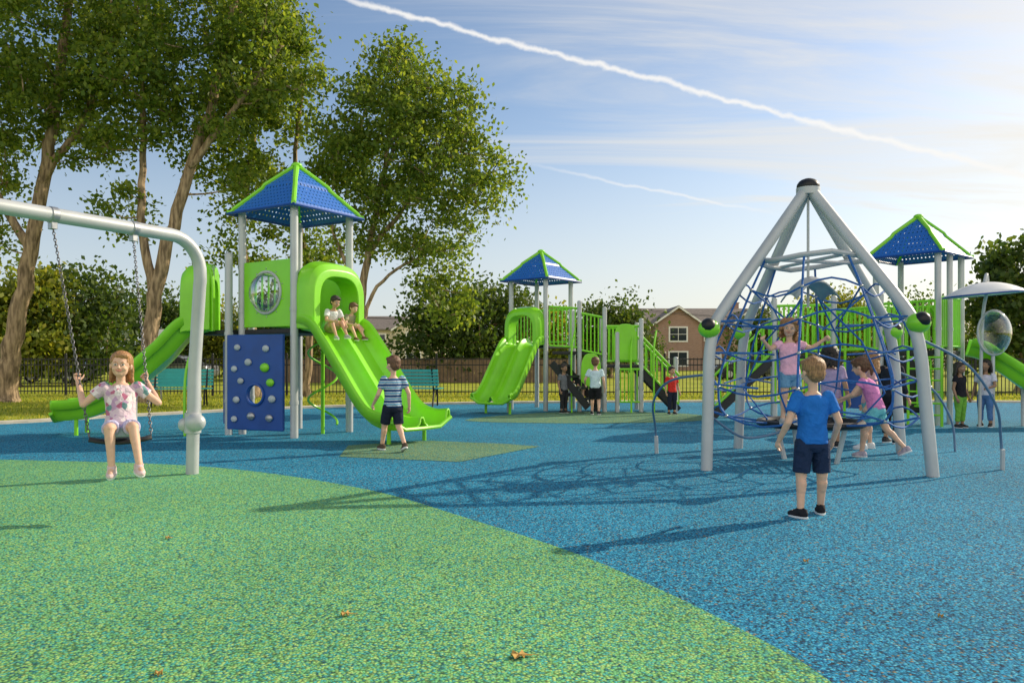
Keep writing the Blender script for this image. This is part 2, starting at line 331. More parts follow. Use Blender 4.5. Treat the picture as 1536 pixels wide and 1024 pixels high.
def person(label,loc,rz,s,J,shirt,pants,shoes,hair,hk,skin,vox=.009,sleeve=.6,leg=.85,face=True):
    j={**DEF,**J}; g={k:(V(v) if isinstance(v,(tuple,list)) and k!='hr' else v) for k,v in j.items()}
    HR=Euler(g['hr']).to_matrix(); H=g['head']
    m=MB()
    def axes(t,inf):
        if t<=1: c=g['pel'].lerp(g['chest'],t)
        else: c=g['chest'].lerp(g['neck'],t-1)
        up=(g['chest']-g['pel']).normalized().lerp((g['neck']-g['chest']).normalized(),min(1,max(0,t-.5)))
        hx=(g['hL']-g['hR']).normalized(); sx_=(g['sL']-g['sR']).normalized(); x=hx.lerp(sx_,min(1,max(0,t))); x=(x-up*x.dot(up)).normalized(); y=up.cross(x)
        return c,x,y
    prof=[(-.28,.075,.062),(-.1,.100,.080),(.15,.098,.076),(.45,.084,.066),(.8,.095,.070),(1.1,.108,.072),(1.45,.110,.064),(1.7,.085,.052),(1.95,.045,.04)]
    R=[]
    for t,rx,ry in prof: c,x,y=axes(t,0); R.append((c,x,y,rx,ry))
    m.loft(R)
    m.cap(g['neck']-V((0,0,.03)),g['head']+HR@V((0,.01,-.05)),.034,.033)
    h=lambda p:H+HR@V(p)
    m.ell(h((0,.012,.022)),(.074,.088,.082),HR,20,14); m.ell(h((0,-.014,-.03)),(.058,.062,.068),HR,18,12); m.ell(h((0,-.045,-.068)),(.028,.026,.022),HR,12,8)
    m.cap(h((0,-.076,-.002)),h((0,-.090,-.025)),.008,.0115,8,3)
    for sg_ in (-1,1):
        m.ell(h((sg_*.075,.008,-.012)),(.009,.017,.024),HR,10,8); m.ell(h((sg_*.034,-.056,-.032)),(.021,.019,.018),HR,10,8)
        if face: m.ell(h((sg_*.028,-.073,.012)),(.018,.010,.006),HR,8,6)
    for S_,sd in (('L',1),('R',-1)):
        sh,el,wr=g['s'+S_],g['e'+S_],g['w'+S_]
        m.cap(sh,el,.036,.027); m.cap(el,wr,.027,.0185); m.cap(el.lerp(wr,.25),el.lerp(wr,.45),.027,.024)
        pn=g['n'+S_] if g['n'+S_] is not None else V((-sd,0,0)); hand(m,wr,wr-el,pn,g['c'+S_],1)
        hp,kn,an=g['h'+S_],g['k'+S_],g['a'+S_]
        m.cap(hp,kn,.062,.041); m.cap(kn,an,.039,.025); m.cap(kn.lerp(an,.25)+V((0,.008,0)),kn.lerp(an,.45)+V((0,.006,0)),.038,.033)
        td=g['t'+S_].normalized(); m.cap(an-V((0,0,.02)),an+td*.06-V((0,0,.035)),.026,.022)
    me=remesh(m,vox,3,'person'); me.materials.append(skin)
    ob=bpy.data.objects.new('person',me); col.objects.link(ob); ob.location=loc; ob.rotation_euler=(0,0,rz); ob.scale=(s,s,s); ob['label']=label; ob['category']='person'
    def part(name,me_,mat):
        me_.materials.clear(); me_.materials.append(mat); p=bpy.data.objects.new(name,me_); col.objects.link(p); p.parent=ob; return p
    m=MB(); R=[]
    for t,rx,ry in [(-.12,.118,.096),(.1,.115,.092),(.45,.105,.084),(.8,.110,.086),(1.1,.121,.086),(1.45,.122,.077),(1.66,.098,.062),(1.84,.056,.048)]:
        c,x,y=axes(t,0); R.append((c,x,y,rx,ry))
    m.loft(R,28)
    for S_ in 'LR':
        sh,el=g['s'+S_],g['e'+S_]; q=sh.lerp(el,min(sleeve,1)); m.ell(sh,(.046,.046,.046)); m.tube([sh,sh.lerp(q,.5),q],[.047,.046,.047 if sleeve<1 else .04],14)
        if sleeve>1: q2=el.lerp(g['w'+S_],sleeve-1); m.ell(el,.04); m.tube([el,q2],[.038,.031],14)
    part('shirt',remesh(m,vox,3,'shirt',.0035,20),shirt)
    m=MB(); R=[]
    for t,rx,ry in [(-.42,.075,.07),(-.25,.102,.088),(-.05,.112,.091),(.2,.106,.084)]:
        c,x,y=axes(t,0); R.append((c,x,y,rx,ry))
    m.loft(R,24)
    for S_ in 'LR':
        hp,kn,an=g['h'+S_],g['k'+S_],g['a'+S_]; lg=min(leg,1); q=hp.lerp(kn,lg); m.ell(hp,.066); m.tube([hp,hp.lerp(q,.5),q],[.07,.066,.062 if leg<=1 else .05],16)
        if leg>1: m.ell(kn,.049); m.tube([kn,kn.lerp(an,leg-1)],[.048,.042],14)
    part('shorts' if leg<=1 else 'trousers',remesh(m,vox,3,'shorts',.003,18),pants)
    for S_ in 'LR':
        an=g['a'+S_]; td=g['t'+S_].normalized(); lt=td.cross(V((0,0,1))).normalized(); up=lt.cross(td); rot=Matrix((lt,td,up)).transposed(); b=an-up*.07
        m=MB(); m.ell(b-td*.022+up*.038,(.032,.036,.042),rot); m.ell(b+td*.05+up*.026,(.034,.06,.028),rot); m.ell(b+td*.02+up*.035,(.031,.05,.036),rot); m.tube([an-up*.03,an+up*.004],.032,12)
        so=part('shoe',remesh(m,.006,2,'shoe'),shoes)
        m=MB(); R=[(b+up*z+td*.022,lt,td,.037+e,.082+e) for z,e in ((.0,-.003),(.006,0),(.018,0))]; m.loft(R,20)
        sl=m.mesh('sole'); sl.materials.append(M['white']); q=bpy.data.objects.new('sole',sl); col.objects.link(q); q.parent=so
    m=MB()
    m.ell(h((0,.020,.034)),(.084,.090,.082),HR,20,14); m.ell(h((0,.048,-.01)),(.07,.058,.07),HR,16,10); m.ell(h((.01,-.042,.07)),(.055,.038,.028),HR,14,8)
    if hk=='long' or hk=='pony' or hk=='curly':
        m.ell(h((0,.03,.03)),(.087,.090,.084),HR,20,14)
    if hk=='long':
        for i in range(9):
            a=math.pi*(i/8); x=math.cos(a)*.078; y=.01+math.sin(a)*.07
            p1=h((x,y,.02)); p2=h((x*1.15,y+.01,-.07)); p3=p2+V((x*.15,.012,-.075)); m.cap(p1,p2,.028,.024,8,3); m.cap(p2,p3,.024,.013,8,3)
    if hk=='back':
        m.ell(h((0,.03,.03)),(.085,.088,.083),HR,20,14)
        for i in range(7):
            a=math.pi*(.12+.76*i/6); x=math.cos(a)*.070; y=.03+math.sin(a)*.055
            p1=h((x,y,.0)); p2=h((x*1.1,y+.012,-.085)); p3=p2+V((x*.2,.0,-.05)); m.cap(p1,p2,.024,.021,8,3); m.cap(p2,p3,.02,.011,8,3)
    if hk=='curly':
        rr=random.Random(3)
        for i in range(90):
            a=rr.uniform(-.25,math.pi+.25); z=rr.uniform(-.13,.09); rad=.084 if z<.03 else .084*math.sqrt(max(.05,1-((z-.03)/.09)**2)); m.ell(h((math.cos(a)*rad*1.08,.015+math.sin(a)*rad*1.1,z)),rr.uniform(.016,.028),None,8,6)
    if hk=='pony':
        q=h((0,.11,.03)); m.cap(h((0,.08,.04)),q,.022,.026,8,3); m.cap(q,q+V((0,.04,-.09)),.03,.024,8,3); m.cap(q+V((0,.04,-.09)),q+V((0,.03,-.16)),.024,.01,8,3)
    part('hair',remesh(m,min(vox,.007),1,'hair',.004 if hk in('short','back') else .006,38),hair)
    if face:
        for sg_ in (-1,1):
            m=MB(); m.cur=0; m.ell(h((sg_*.027,-.0715,-.002)),(.0125,.008,.0075),HR,12,8); m.cur=1; m.ell(h((sg_*.027,-.0775,-.002)),(.0062,.004,.0066),HR,10,6)
            me_=m.mesh('eye'); me_.materials.append(M['eye']); me_.materials.append(M['iris']); me_.polygons.foreach_set('material_index',m.mi); me_.polygons.foreach_set('use_smooth',[True]*len(me_.polygons))
            q=bpy.data.objects.new('eye',me_); col.objects.link(q); q.parent=ob
            m=MB(); m.tube([h((sg_*(.012+.03*t),-.081+.012*t*t,.014+.006*math.sin(math.pi*t))) for t in (0,.3,.6,1)],[.0015,.0025,.0025,.001],6); q=part('eyebrow',m.mesh('eyebrow'),hair)
        m=MB(); m.tube([h((t*.027,-.0800+.013*t*t,-.050+.012*t*t)) for t in (-1,-.6,-.2,.2,.6,1)],[.001,.004,.0050,.0050,.004,.001],8); part('mouth',m.mesh('mouth'),M['lip'])
    return ob
sit=dict(pel=(0,0,.075),chest=(0,.03,.29),neck=(0,.025,.425),head=(0,.0,.565),sL=(.115,.02,.385),sR=(-.115,.02,.385),
 hL=(.06,0,.06),hR=(-.06,0,.06))
# swing geometry shared with the swing set below
A=V((-3.13,7.70,2.36)); bd=V((-.475,-.88,0)); B=A+bd*4.6
se=V((-2.97,5.82,.575)); sx=V((.89,.45,0)); sf=V((.45,-.89,0))
tl=A+bd*1.48; tr=A+bd*.74
CL=(se-sx*.21,V((tl.x,tl.y,2.27))); CR=(se+sx*.21,V((tr.x,tr.y,2.27)))
gz=math.asin(.45); gs=.97; gl=se+V((0,0,.0))
def loc2(p,L=gl,rz=gz,s=gs):
    q=(V(p)-V(L)); c,s_=math.cos(-rz),math.sin(-rz); return V((q.x*c-q.y*s_,q.x*s_+q.y*c,q.z))/s
hl=loc2(CR[0].lerp(CR[1],.275)); hr_=loc2(CL[0].lerp(CL[1],.275))
cloth_fl=cloth('flower_shirt',(.66,.52,.58),'flower',(.78,.7,.7)); cl_lav=cloth('lavender_shorts',(.50,.48,.68))
person('girl sitting on a swing in a floral shirt holding chains',gl,gz,gs,{**sit,'chest':(0,.06,.285),'neck':(0,.07,.42),'head':(0,.05,.555),'sL':(.115,.065,.38),'sR':(-.115,.065,.38),'hr':(-.05,.05,-.15),
 'wL':hl+V((.004,.014,-.055)),'wR':hr_+V((-.004,.014,-.055)),'eL':(.27,.07,.25),'eR':(-.26,.07,.25),'kL':(.085,-.235,.085),'kR':(-.075,-.24,.08),'aL':(.125,-.34,-.185),'aR':(-.06,-.29,-.195),
 'tL':(.2,-.9,-.25),'tR':(-.1,-.9,-.3),'cL':1.25,'cR':1.25,'nL':(-.3,-1,0),'nR':(.3,-1,0)},cloth_fl,cl_lav,cloth('pink_shoes',(.7,.52,.52)),M['hgold'],'back',M['skin'],.0055,.5,.72)
person('boy standing in blue t-shirt and navy shorts, seen from behind',(2.20,5.62,0),math.pi+.12,1.0,{'eL':(.2,.03,.70),'wL':(.215,-.08,.555),'eR':(-.185,.04,.70),'wR':(-.2,-.07,.55),
 'kL':(.085,.0,.31),'aL':(.105,.03,.07),'kR':(-.085,-.015,.31),'aR':(-.115,-.09,.07),'tL':(.5,-1,0),'tR':(-.35,-1,0),'hr':(.05,0,.15)},cloth('royal_blue_shirt',(.018,.16,.54)),cloth('navy_shorts',(.015,.03,.075)),cloth('black_shoes',(.02,.02,.025)),M['hblond'],'short',M['skin'],.0055,.62,.92,False)
person('boy walking in blue striped shirt and dark shorts',(-1.50,9.65,0),math.pi+.55,1.03,{'eL':(.19,.0,.70),'wL':(.2,-.13,.58),'eR':(-.18,.07,.71),'wR':(-.2,.04,.55),
 'kL':(.07,-.09,.32),'aL':(.07,-.17,.08),'kR':(-.065,.03,.31),'aR':(-.07,.19,.11),'tR':(-.1,-1,-.4),'hr':(.05,0,.35)},cloth('striped_shirt',(.02,.07,.2),'stripe',(.65,.7,.72)),cloth('dark_shorts',(.015,.02,.04)),cloth('brown_shoes',(.1,.07,.05)),M['hbrown'],'short',M['skin'],.0075,.6,.9,False)
slk={**sit,'chest':(0,-.05,.27),'neck':(0,-.11,.39),'head':(0,-.17,.51),'sL':(.115,-.09,.35),'sR':(-.115,-.09,.35),'hr':(.35,0,.1),
 'eL':(.18,-.13,.18),'eR':(-.17,-.15,.19),'wL':(.15,-.27,.10),'wR':(-.10,-.29,.17),'kL':(.10,-.20,.16),'kR':(-.09,-.22,.13),'aL':(.11,-.36,-.06),'aR':(-.1,-.37,-.08)}
person('child sitting at the slide top in a white shirt',(-2.72,11.50,1.575),RAD(42),.86,slk,cloth('white_shirt',(.75,.76,.74)),cloth('tan_shorts',(.42,.3,.2)),cloth('grey_shoes',(.4,.4,.4)),M['hdark'],'short',M['skin2'],.008,.6,.8)
person('child crouching in olive shirt beside another at the slide top',(-2.56,11.98,1.56),RAD(50),.78,slk,cloth('olive_shirt',(.35,.33,.2)),cloth('khaki_shorts',(.3,.24,.16)),cloth('brown_sandals',(.2,.12,.08)),M['hbrown'],'short',M['skin'],.010,.6,.8)
person('girl in pink shirt balancing on the rope nest, arms out',(3.00,8.28,.455),.12,.98,{'hr':(.1,.15,-.5),'eL':(.24,-.02,.84),'wL':(.34,-.1,.93),'eR':(-.24,-.02,.83),'wR':(-.35,-.1,.92),'kL':(.06,-.03,.32),'aL':(.055,.0,.07),'cL':1.2,'cR':1.2,'nL':(0,-1,0),'nR':(0,-1,0)},cloth('pink_shirt',(.84,.46,.60)),cloth('denim_shorts',(.15,.32,.50)),cloth('light_shoes',(.5,.48,.46)),M['hgold'],'curly',M['skin'],.007,.5,.6)
person('girl stepping in pink top and teal shorts beside the net',(4.30,9.05,0),RAD(-128),1.03,{'chest':(0,-.06,.78),'neck':(0,-.13,.91),'head':(0,-.18,1.04),'sL':(.115,-.12,.87),'sR':(-.115,-.12,.87),'hr':(.3,0,0),
 'eL':(.15,-.22,.72),'wL':(.12,-.36,.66),'eR':(-.15,-.22,.72),'wR':(-.12,-.36,.66),'kL':(.07,-.1,.33),'aL':(.07,-.14,.07),'kR':(-.07,.09,.33),'aR':(-.07,.28,.13),'tR':(-.1,-1,-.5)},cloth('magenta_shirt',(.75,.26,.55)),cloth('teal_shorts',(.18,.55,.6)),cloth('grey_trainers',(.45,.38,.45)),M['hbrown'],'pony',M['skin'],.0085,.35,.7,False)
person('child in lavender shirt standing behind the net',(4.22,10.15,0),2.4,1.16,{},cloth('lilac_shirt',(.52,.40,.62)),cloth('purple_shorts',(.26,.16,.38)),M['black'],M['hdark'],'long',M['skin2'],.010,.6,.8,False)
person('person in dark shirt and trousers standing by the net',(5.25,10.6,0),2.0,1.16,{'eL':(.19,-.06,.72),'wL':(.17,-.2,.66)},cloth('charcoal_shirt',(.02,.025,.035)),cloth('black_trousers',(.015,.017,.022)),M['dark'],M['hdark'],'short',M['skin2'],.010,1.6,1.8,False)
person('girl in peach top and aqua shorts by the net',(4.62,9.9,0),-1.9,1.08,{'kL':(.07,-.07,.31),'aL':(.07,-.09,.07)},cloth('peach_shirt',(.7,.4,.4)),cloth('aqua_shorts',(.16,.5,.5)),M['white'],M['hgold'],'long',M['skin'],.010,.5,.7,False)
person('child in pale blue shirt and black shorts walking away',(1.75,16.1,0),math.pi-.2,1.04,{'eL':(.21,.0,.71),'wL':(.22,-.12,.62),'kL':(.07,-.07,.31),'aL':(.075,-.08,.07),'aR':(-.08,.1,.08)},cloth('pale_blue_shirt',(.6,.75,.82)),cloth('black_shorts',(.015,.016,.02)),M['dark'],M['hbrown'],'short',M['skin'],.010,.6,.95,False)
person('child in red shirt and dark trousers standing on blue surface',(3.38,16.2,0),.3,.87,{},cloth('red_shirt',(.65,.04,.03)),cloth('navy_trousers',(.02,.025,.05)),M['dark'],M['hdark'],'short',M['skin2'],.010,.6,1.8)
person('child in grey shirt standing beneath the small tower',(1.12,16.6,0),.8,.92,{'eL':(.19,-.08,.72),'wL':(.12,-.2,.74)},cloth('grey_shirt',(.16,.17,.19)),cloth('dark_grey_trousers',(.03,.03,.035)),M['dark'],M['hdark'],'short',M['skin3'],.010,.6,1.8)
person('child in lavender top sitting on the dark step platform',(1.6,17.1,.40),.2,.9,{**sit,'eL':(.17,-.08,.2),'eR':(-.17,-.08,.2),'wL':(.1,-.2,.14),'wR':(-.1,-.2,.14),'kL':(.09,-.22,.08),'kR':(-.09,-.22,.08),'aL':(.1,-.26,-.17),'aR':(-.1,-.26,-.17)},cloth('violet_top',(.4,.32,.5)),cloth('grey_shorts',(.1,.1,.12)),M['dark'],M['hbrown'],'long',M['skin'],.010,.5,.7)
person('girl in lavender top and blue jeans facing the slide',(8.15,13.2,0),-.9,1.0,{'eL':(.17,-.05,.71),'wL':(.12,-.18,.68)},cloth('pale_lilac_shirt',(.62,.62,.74)),cloth('blue_jeans',(.08,.18,.4)),M['dark'],M['hdark'],'long',M['skin3'],.010,.6,1.8,False)
person('girl in black top and green leggings by the ladder',(7.60,13.0,0),.5,.96,{},cloth('black_top',(.015,.015,.02)),cloth('green_leggings',(.16,.4,.05)),M['dark'],M['hdark'],'long',M['skin3'],.010,.4,1.8)

# ---------------------------------------------------------------- setting
def sheet(name,pts,z,mat,label=None):
    me=bpy.data.meshes.new(name); me.from_pydata([(p[0],p[1],z) for p in pts],[],[tuple(range(len(pts)))])
    bm=bmesh.new(); bm.from_mesh(me); bmesh.ops.triangulate(bm,faces=bm.faces)
    for f in bm.faces:
        if f.normal.z<0: f.normal_flip()
    bm.to_mesh(me); bm.free()
    ob=bpy.data.objects.new(name,me); me.materials.append(mat); col.objects.link(ob); ob['kind']='structure'; ob['label']=label or name.replace('_',' '); ob['category']='ground'
    return ob
sheet('ground',[(-1500,-1500),(1500,-1500),(1500,1500),(-1500,1500)],0,M['grass'],'sunlit lawn grass running to the horizon')
edge=[(-22,9.5),(-14,12.0),(-9.6,13.4),(-7.8,15.4),(-5.2,18.0),(-1.2,20),(4,20.8),(10,20.9),(16,20.2),(24,17)]
edgec=[(p.x,p.y) for p in catmull([(a,b,0) for a,b in edge],6)]
sheet('rubber_surface',edgec+[(24,-8),(-22,-8)],.004,M['blue'],'speckled blue poured rubber play surface')
gb=[(-22,7.2),(-12,9.0),(-8.5,9.1),(-5.89,8.82),(-3.79,8.42),(-2.49,7.78),(-1.21,6.71),(-.33,5.56),(.365,4.56),(.76,3.78),(1.0,3.19),(1.13,2.75),(1.22,1.8),(1.1,0),(.6,-2.5)]
gbc=[(p.x,p.y) for p in catmull([(a,b,0) for a,b in gb],6)]
sheet('green_rubber_area',gbc+[(-22,-4)],.008,M['green'],'speckled green rubber zone with curved edge')
sheet('olive_rubber_patch',[(-2.05,9.1),(-.59,8.64),(.37,10.17),(-.1,10.5),(-1.2,10.9),(-2.2,10.3)],.008,M['olive'],'olive green rubber patch in blue surface')
sheet('green_rubber_patch',[(p.x,p.y) for p in catmull([(-.9,14.6,0),(1.17,13.9,0),(3.4,14.4,0),(4.0,15.8,0),(3.0,16.9,0),(.8,16.8,0)],5,True)],.008,M['olive'],'green rubber patch near the small tower')
P=[V((p[0],p[1],0)) for p in edgec]
vs=[];fs=[]
for i,p in enumerate(P):
    t=(P[min(i+1,len(P)-1)]-P[max(i-1,0)]).normalized(); n=V((-t.y,t.x,0))
    for off,z in ((0,-.02),(0,.05),(.32,.05),(.32,-.02)): vs.append(p+n*off+V((0,0,z)))
for i in range(len(P)-1):
    for k in range(3): fs.append((i*4+k,i*4+k+1,i*4+4+k+1,i*4+4+k))
MB().add(vs,fs).obj('kerb',None,M['concrete'],False,label='pale concrete edging around the rubber surface',cat='kerb',kind='structure')
def blades(n,xr,yr):
    X=rng.uniform(xr[0],xr[1],n);Y=rng.uniform(yr[0],yr[1],n)
    ey=np.interp(X,[p[0] for p in edgec],[p[1] for p in edgec])
    k=Y>ey+.36; X=X[k];Y=Y[k];n=len(X)
    a=rng.uniform(0,6.28,n);w=.012;h=rng.uniform(.03,.08,n);lx=rng.normal(0,.02,n);ly=rng.normal(0,.02,n)
    v=np.zeros((n,3,3)); v[:,0]=np.stack([X-w*np.cos(a),Y-w*np.sin(a),np.zeros(n)],1);v[:,1]=np.stack([X+w*np.cos(a),Y+w*np.sin(a),np.zeros(n)],1);v[:,2]=np.stack([X+lx,Y+ly,h],1)
    return v
def trimesh(name,v,mat,per):
    n=v.shape[0]; me=bpy.data.meshes.new(name); me.vertices.add(n*per); me.vertices.foreach_set('co',v.reshape(-1).astype(np.float32))
    me.loops.add(n*per); me.loops.foreach_set('vertex_index',np.arange(n*per,dtype=np.int32)); me.polygons.add(n)
    me.polygons.foreach_set('loop_start',np.arange(0,n*per,per,dtype=np.int32)); me.update(calc_edges=True); me.materials.append(mat)
    ob=bpy.data.objects.new(name,me); col.objects.link(ob); return ob
o=trimesh('grass',blades(70000,(-17,17),(13.5,27)),M['blade'],3); o['kind']='stuff'; o['label']='short grass blades on the lawn around the playground'; o['category']='grass'

# ---------------------------------------------------------------- trees
def rand_in_ells(ells,n):
    vols=np.array([e[1][0]*e[1][1]*e[1][2] for e in ells])**.8; vols/=vols.sum(); out=[]
    for i in rng.choice(len(ells),n,p=vols):
        c,r=ells[i]; d=rng.normal(size=3); d/=np.linalg.norm(d); out.append(np.array(c)+d*np.array(r)*rng.uniform(.15,1)**.45)
    return np.array(out)
def tree(label,loc,limbs,ells,nsite,lper,lsize,spread,leaf,name='tree',cat='tree',mind=.5,group=None,br=.035,topz=99):
    e=thing(name,label,cat,loc,group)
    c=rand_in_ells(ells,nsite*4); sites=[]
    for p in c:
        if p[2]>topz: continue
        if len(sites)==0 or np.min(np.linalg.norm(np.array(sites)-p,axis=1))>mind: sites.append(p)
        if len(sites)>=nsite: break
    sites=np.array(sites)
    mb=MB(); nodes=[]
    for pts,r0,r1 in limbs:
        q=catmull(pts,6); m=len(q)
        q=[p+V(rng.normal(0,.02,3)) if 0<i<m-1 else p for i,p in enumerate(q)]
        rs=[r0+(r1-r0)*(i/(m-1))**.8 for i in range(m)]
        if pts[0][2]<.05: rs[0]*=1.5; rs[1]*=1.15
        mb.tube(q,rs,10)
        nodes+=[np.array(p) for i,p in enumerate(q) if i>m*.3]
    nodes=np.array(nodes)
    d=np.array([np.min(np.linalg.norm(nodes-s,axis=1)) for s in sites]); 
    for i in np.argsort(d):
        s=sites[i]; dd=np.linalg.norm(nodes-s,axis=1)+np.maximum(0,nodes[:,2]-s[2])*1.2; j=int(np.argmin(dd)); a=V(nodes[j]); b=V(s); L=(b-a).length
        mid=(a+b)/2+V((0,0,-L*.08))+V(rng.normal(0,.05*L,3)); path=catmull([a,mid,b],4); m=len(path)
        r0=min(br*(.5+L*.35),br*2.); mb.tube(path,[r0+(.008-r0)*k/(m-1) for k in range(m)],5)
        nodes=np.vstack([nodes,np.array([list(p) for p in path[2:]])])
    mb.obj('trunk',e,M['bark'])
    n=len(sites)*lper
    idx=rng.integers(0,len(sites),n); w=rng.uniform(.5,1.35,len(sites))
    cen=sites[idx]+rng.normal(size=(n,3))*np.array([spread,spread,spread*.7])*w[idx][:,None]
    k=cen[:,2]>.05; cen=cen[k]; n=len(cen)
    a=rng.normal(size=(n,3)); a[:,2]-=.6; a/=np.linalg.norm(a,axis=1)[:,None]; b=rng.normal(size=(n,3)); b-=a*(a*b).sum(1)[:,None]; b/=np.linalg.norm(b,axis=1)[:,None]
    L=(lsize*rng.uniform(.6,1.3,n))[:,None]
    v=np.stack([cen-a*L*.5,cen+b*L*.36-a*L*.05,cen+a*L*.55,cen-b*L*.36-a*L*.05],1)-np.array(loc)
    o=trimesh('crown',v,leaf,4); o.parent=e; ORG[o.name]=V(loc)
    return e
tree('tall leafy tree with thick leaning trunk beside the fence',(-13.9,21,0),
 [([(-13.9,21,0),(-13.7,21,1.5),(-13.3,21,3.6),(-12.8,21.1,6.6),(-12.3,21,9.5),(-11.9,20.8,13)],.31,.09),
  ([(-13.2,21,4.2),(-14.3,20.8,6.3),(-15.2,20.7,9)],.13,.05),([(-12.9,21,6.0),(-11.6,21.2,8.3),(-10.8,21.2,11)],.13,.05)],
 [((-12.9,21,10.2),(2.8,2.6,3.3)),((-14.7,21,7.8),(1.8,1.8,2.1)),((-14.5,21,4.7),(1.0,1.2,.9)),((-11.9,21,7.2),(.9,1.2,1.2))],165,200,.13,.32,M['leaf'],topz=13.4,mind=.5)
tree('tall forked leafy tree with pale trunk behind the green slide',(-9.7,20.4,0),
 [([(-9.7,20.4,0),(-9.6,20.4,2.2),(-9.15,20.4,4.3),(-8.4,20.5,6.9),(-7.6,20.4,9.4),(-7.1,20.3,12.5)],.24,.08),
  ([(-9.55,20.4,2.8),(-9.85,20.4,5.0),(-9.9,20.6,7.6),(-10.2,20.7,11)],.14,.05),([(-8.6,20.4,6.3),(-7.2,20.2,7.9),(-6.1,20.2,9.4)],.11,.04)],
 [((-8.4,20.5,10.3),(2.9,2.5,3.1)),((-10.1,20.5,8.0),(1.3,1.5,1.7)),((-10.4,20.5,5.2),(.8,1.1,.8)),((-6.6,20.5,9.2),(1.4,1.6,1.6)),((-7.6,20.5,6.6),(1.0,1.1,.9))],155,200,.13,.32,M['leaf'],topz=13.4,mind=.5)
tree('slender leafy tree with twin stems behind the play tower',(-7.9,23.6,0),
 [([(-7.9,23.6,0),(-8.0,23.6,2.6),(-8.3,23.6,5.2),(-7.9,23.5,8.2),(-7.7,23.4,11.5)],.17,.06),
  ([(-6.4,23.8,0),(-6.25,23.8,3.4),(-6.7,23.6,6.4),(-6.4,23.4,9.6)],.13,.05)],
 [((-7.6,23.4,9.8),(1.8,2.1,2.8)),((-7.5,23.5,5.9),(1.4,1.3,1.1)),((-5.9,23.4,4.6),(.8,1.0,.8)),((-8.9,23.5,7.2),(1.1,1.1,1.2)),((-8.5,23.5,4.3),(.8,.9,.7))],88,180,.14,.32,M['leaf'],topz=13.4,mind=.5)
tree('spreading leafy tree with branching trunk beside the play tower',(-4.35,21.8,0),
 [([(-4.35,21.8,0),(-4.3,21.8,2.1),(-4.15,21.8,4.0),(-3.7,21.8,6.2),(-3.3,21.7,8.9)],.17,.05),
  ([(-4.25,21.8,3.0),(-5.0,21.7,4.6),(-5.2,21.7,6.4)],.08,.03),([(-4.1,21.8,4.2),(-2.9,21.8,5.7),(-1.9,21.7,6.9)],.09,.03),
  ([(-4.25,21.8,2.3),(-3.7,21.8,3.4),(-2.4,21.8,4.2)],.07,.03),([(-3.8,21.8,5.8),(-3.3,21.8,7.3),(-2.2,21.7,8.4)],.07,.03)],
 [((-3.5,21.7,7.0),(1.9,2.1,2.2)),((-1.5,21.7,6.4),(1.5,1.4,1.4)),((-3.2,21.7,9.0),(1.2,1.3,1.2)),((-2.1,21.7,4.5),(1.2,1.2,.9)),((-5.0,21.7,5.8),(.8,1.1,1.3)),((-1.9,21.7,8.0),(1.0,1.2,.9)),((-1.9,21.9,2.9),(.8,.8,.8)),((-3.9,21.9,4.6),(1.0,1.0,.7))],190,165,.125,.29,M['leaf'],mind=.39)
def bush(x,y,r,top,leaf,label,hz=None,n=26,lp=170,ls=.24):
    hz=top*.52
    ells=[((x,y,top-hz*.62),(r*.85,r*.7,hz*.6)),((x-r*.4,y,top*.42),(r*.65,r*.7,top*.36)),((x+r*.45,y,top*.45),(r*.6,r*.7,top*.38))]
    return tree(label,(x,y,0),[([(x,y,0),(x+.1,y,top*.3),(x-.1,y,top*.7)],.16,.06)],ells,n,lp,ls,r*.2+.1,leaf,mind=r*.2,br=.05)
for x,y,r,top,lf,lb in [(-21.3,33,2.0,5.9,'leafy','small yellow green tree behind the fence'),(-19.9,35,2.7,5.5,'leafd','broad dark green tree behind the fence'),(-20.5,45,2.3,5.6,'leafd','dark green tree on the far lawn'),(-17,46,2.4,4.8,'leafy','yellow green tree on the far lawn'),
 (-13.0,44,2.6,5.2,'leafd','dark green tree on the far lawn'),(-3.7,40,2.2,5.6,'leafd','round dark green tree behind the fence'),
 (-0.9,42,2.5,5.7,'leafd','round dark green tree behind the fence'),(1.4,47,2.0,4.6,'leafy','small yellow green tree on the far lawn'),(6.4,50,2.6,5.4,'leafd','round dark green tree near the brick house'),(20.3,60,2.8,5.4,'leafd','dark green tree beyond the climbing net'),
 (23,55,3.0,6.4,'leafy','yellow green tree beyond the climbing net'),(27,58,3.0,5.8,'leafd','dark green tree beyond the play structure'),(32,60,3.2,6.2,'leafd','dark green tree beyond the play structure'),(38,58,3.4,6.0,'leafy','green tree beyond the play structure'),
 (18.9,28.5,1.7,6.1,'leafd','tall green tree behind the black fence'),(-28,50,3.2,6.5,'leafd','dark green tree on the far lawn'),(11,75,3,4.4,'leafd','low dark tree near the brick house')]:
    bush(x,y,r,top,M[lf],lb,n=38 if r<2.5 else 46)
n=26000; X=rng.uniform(-130,150,n); base=1.6+1.3*np.sin(X*.13)+1.0*np.sin(X*.41+1)+.6*np.sin(X*1.1)
Z=np.abs(rng.uniform(0,1,n)**.7)*(base+1.8); Yy=128+rng.normal(0,2.5,n); cen=np.stack([X,Yy,Z],1)
a=rng.normal(size=(n,3)); a/=np.linalg.norm(a,axis=1)[:,None]; b=rng.normal(size=(n,3)); b-=a*(a*b).sum(1)[:,None]; b/=np.linalg.norm(b,axis=1)[:,None]
v=np.stack([cen-a*.55,cen+b*.4,cen+a*.55,cen-b*.4],1)
o=trimesh('treeline',v,M['leafd'],4); o['kind']='stuff'; o['label']='far-off line of dark green trees beyond the houses'; o['category']='trees'

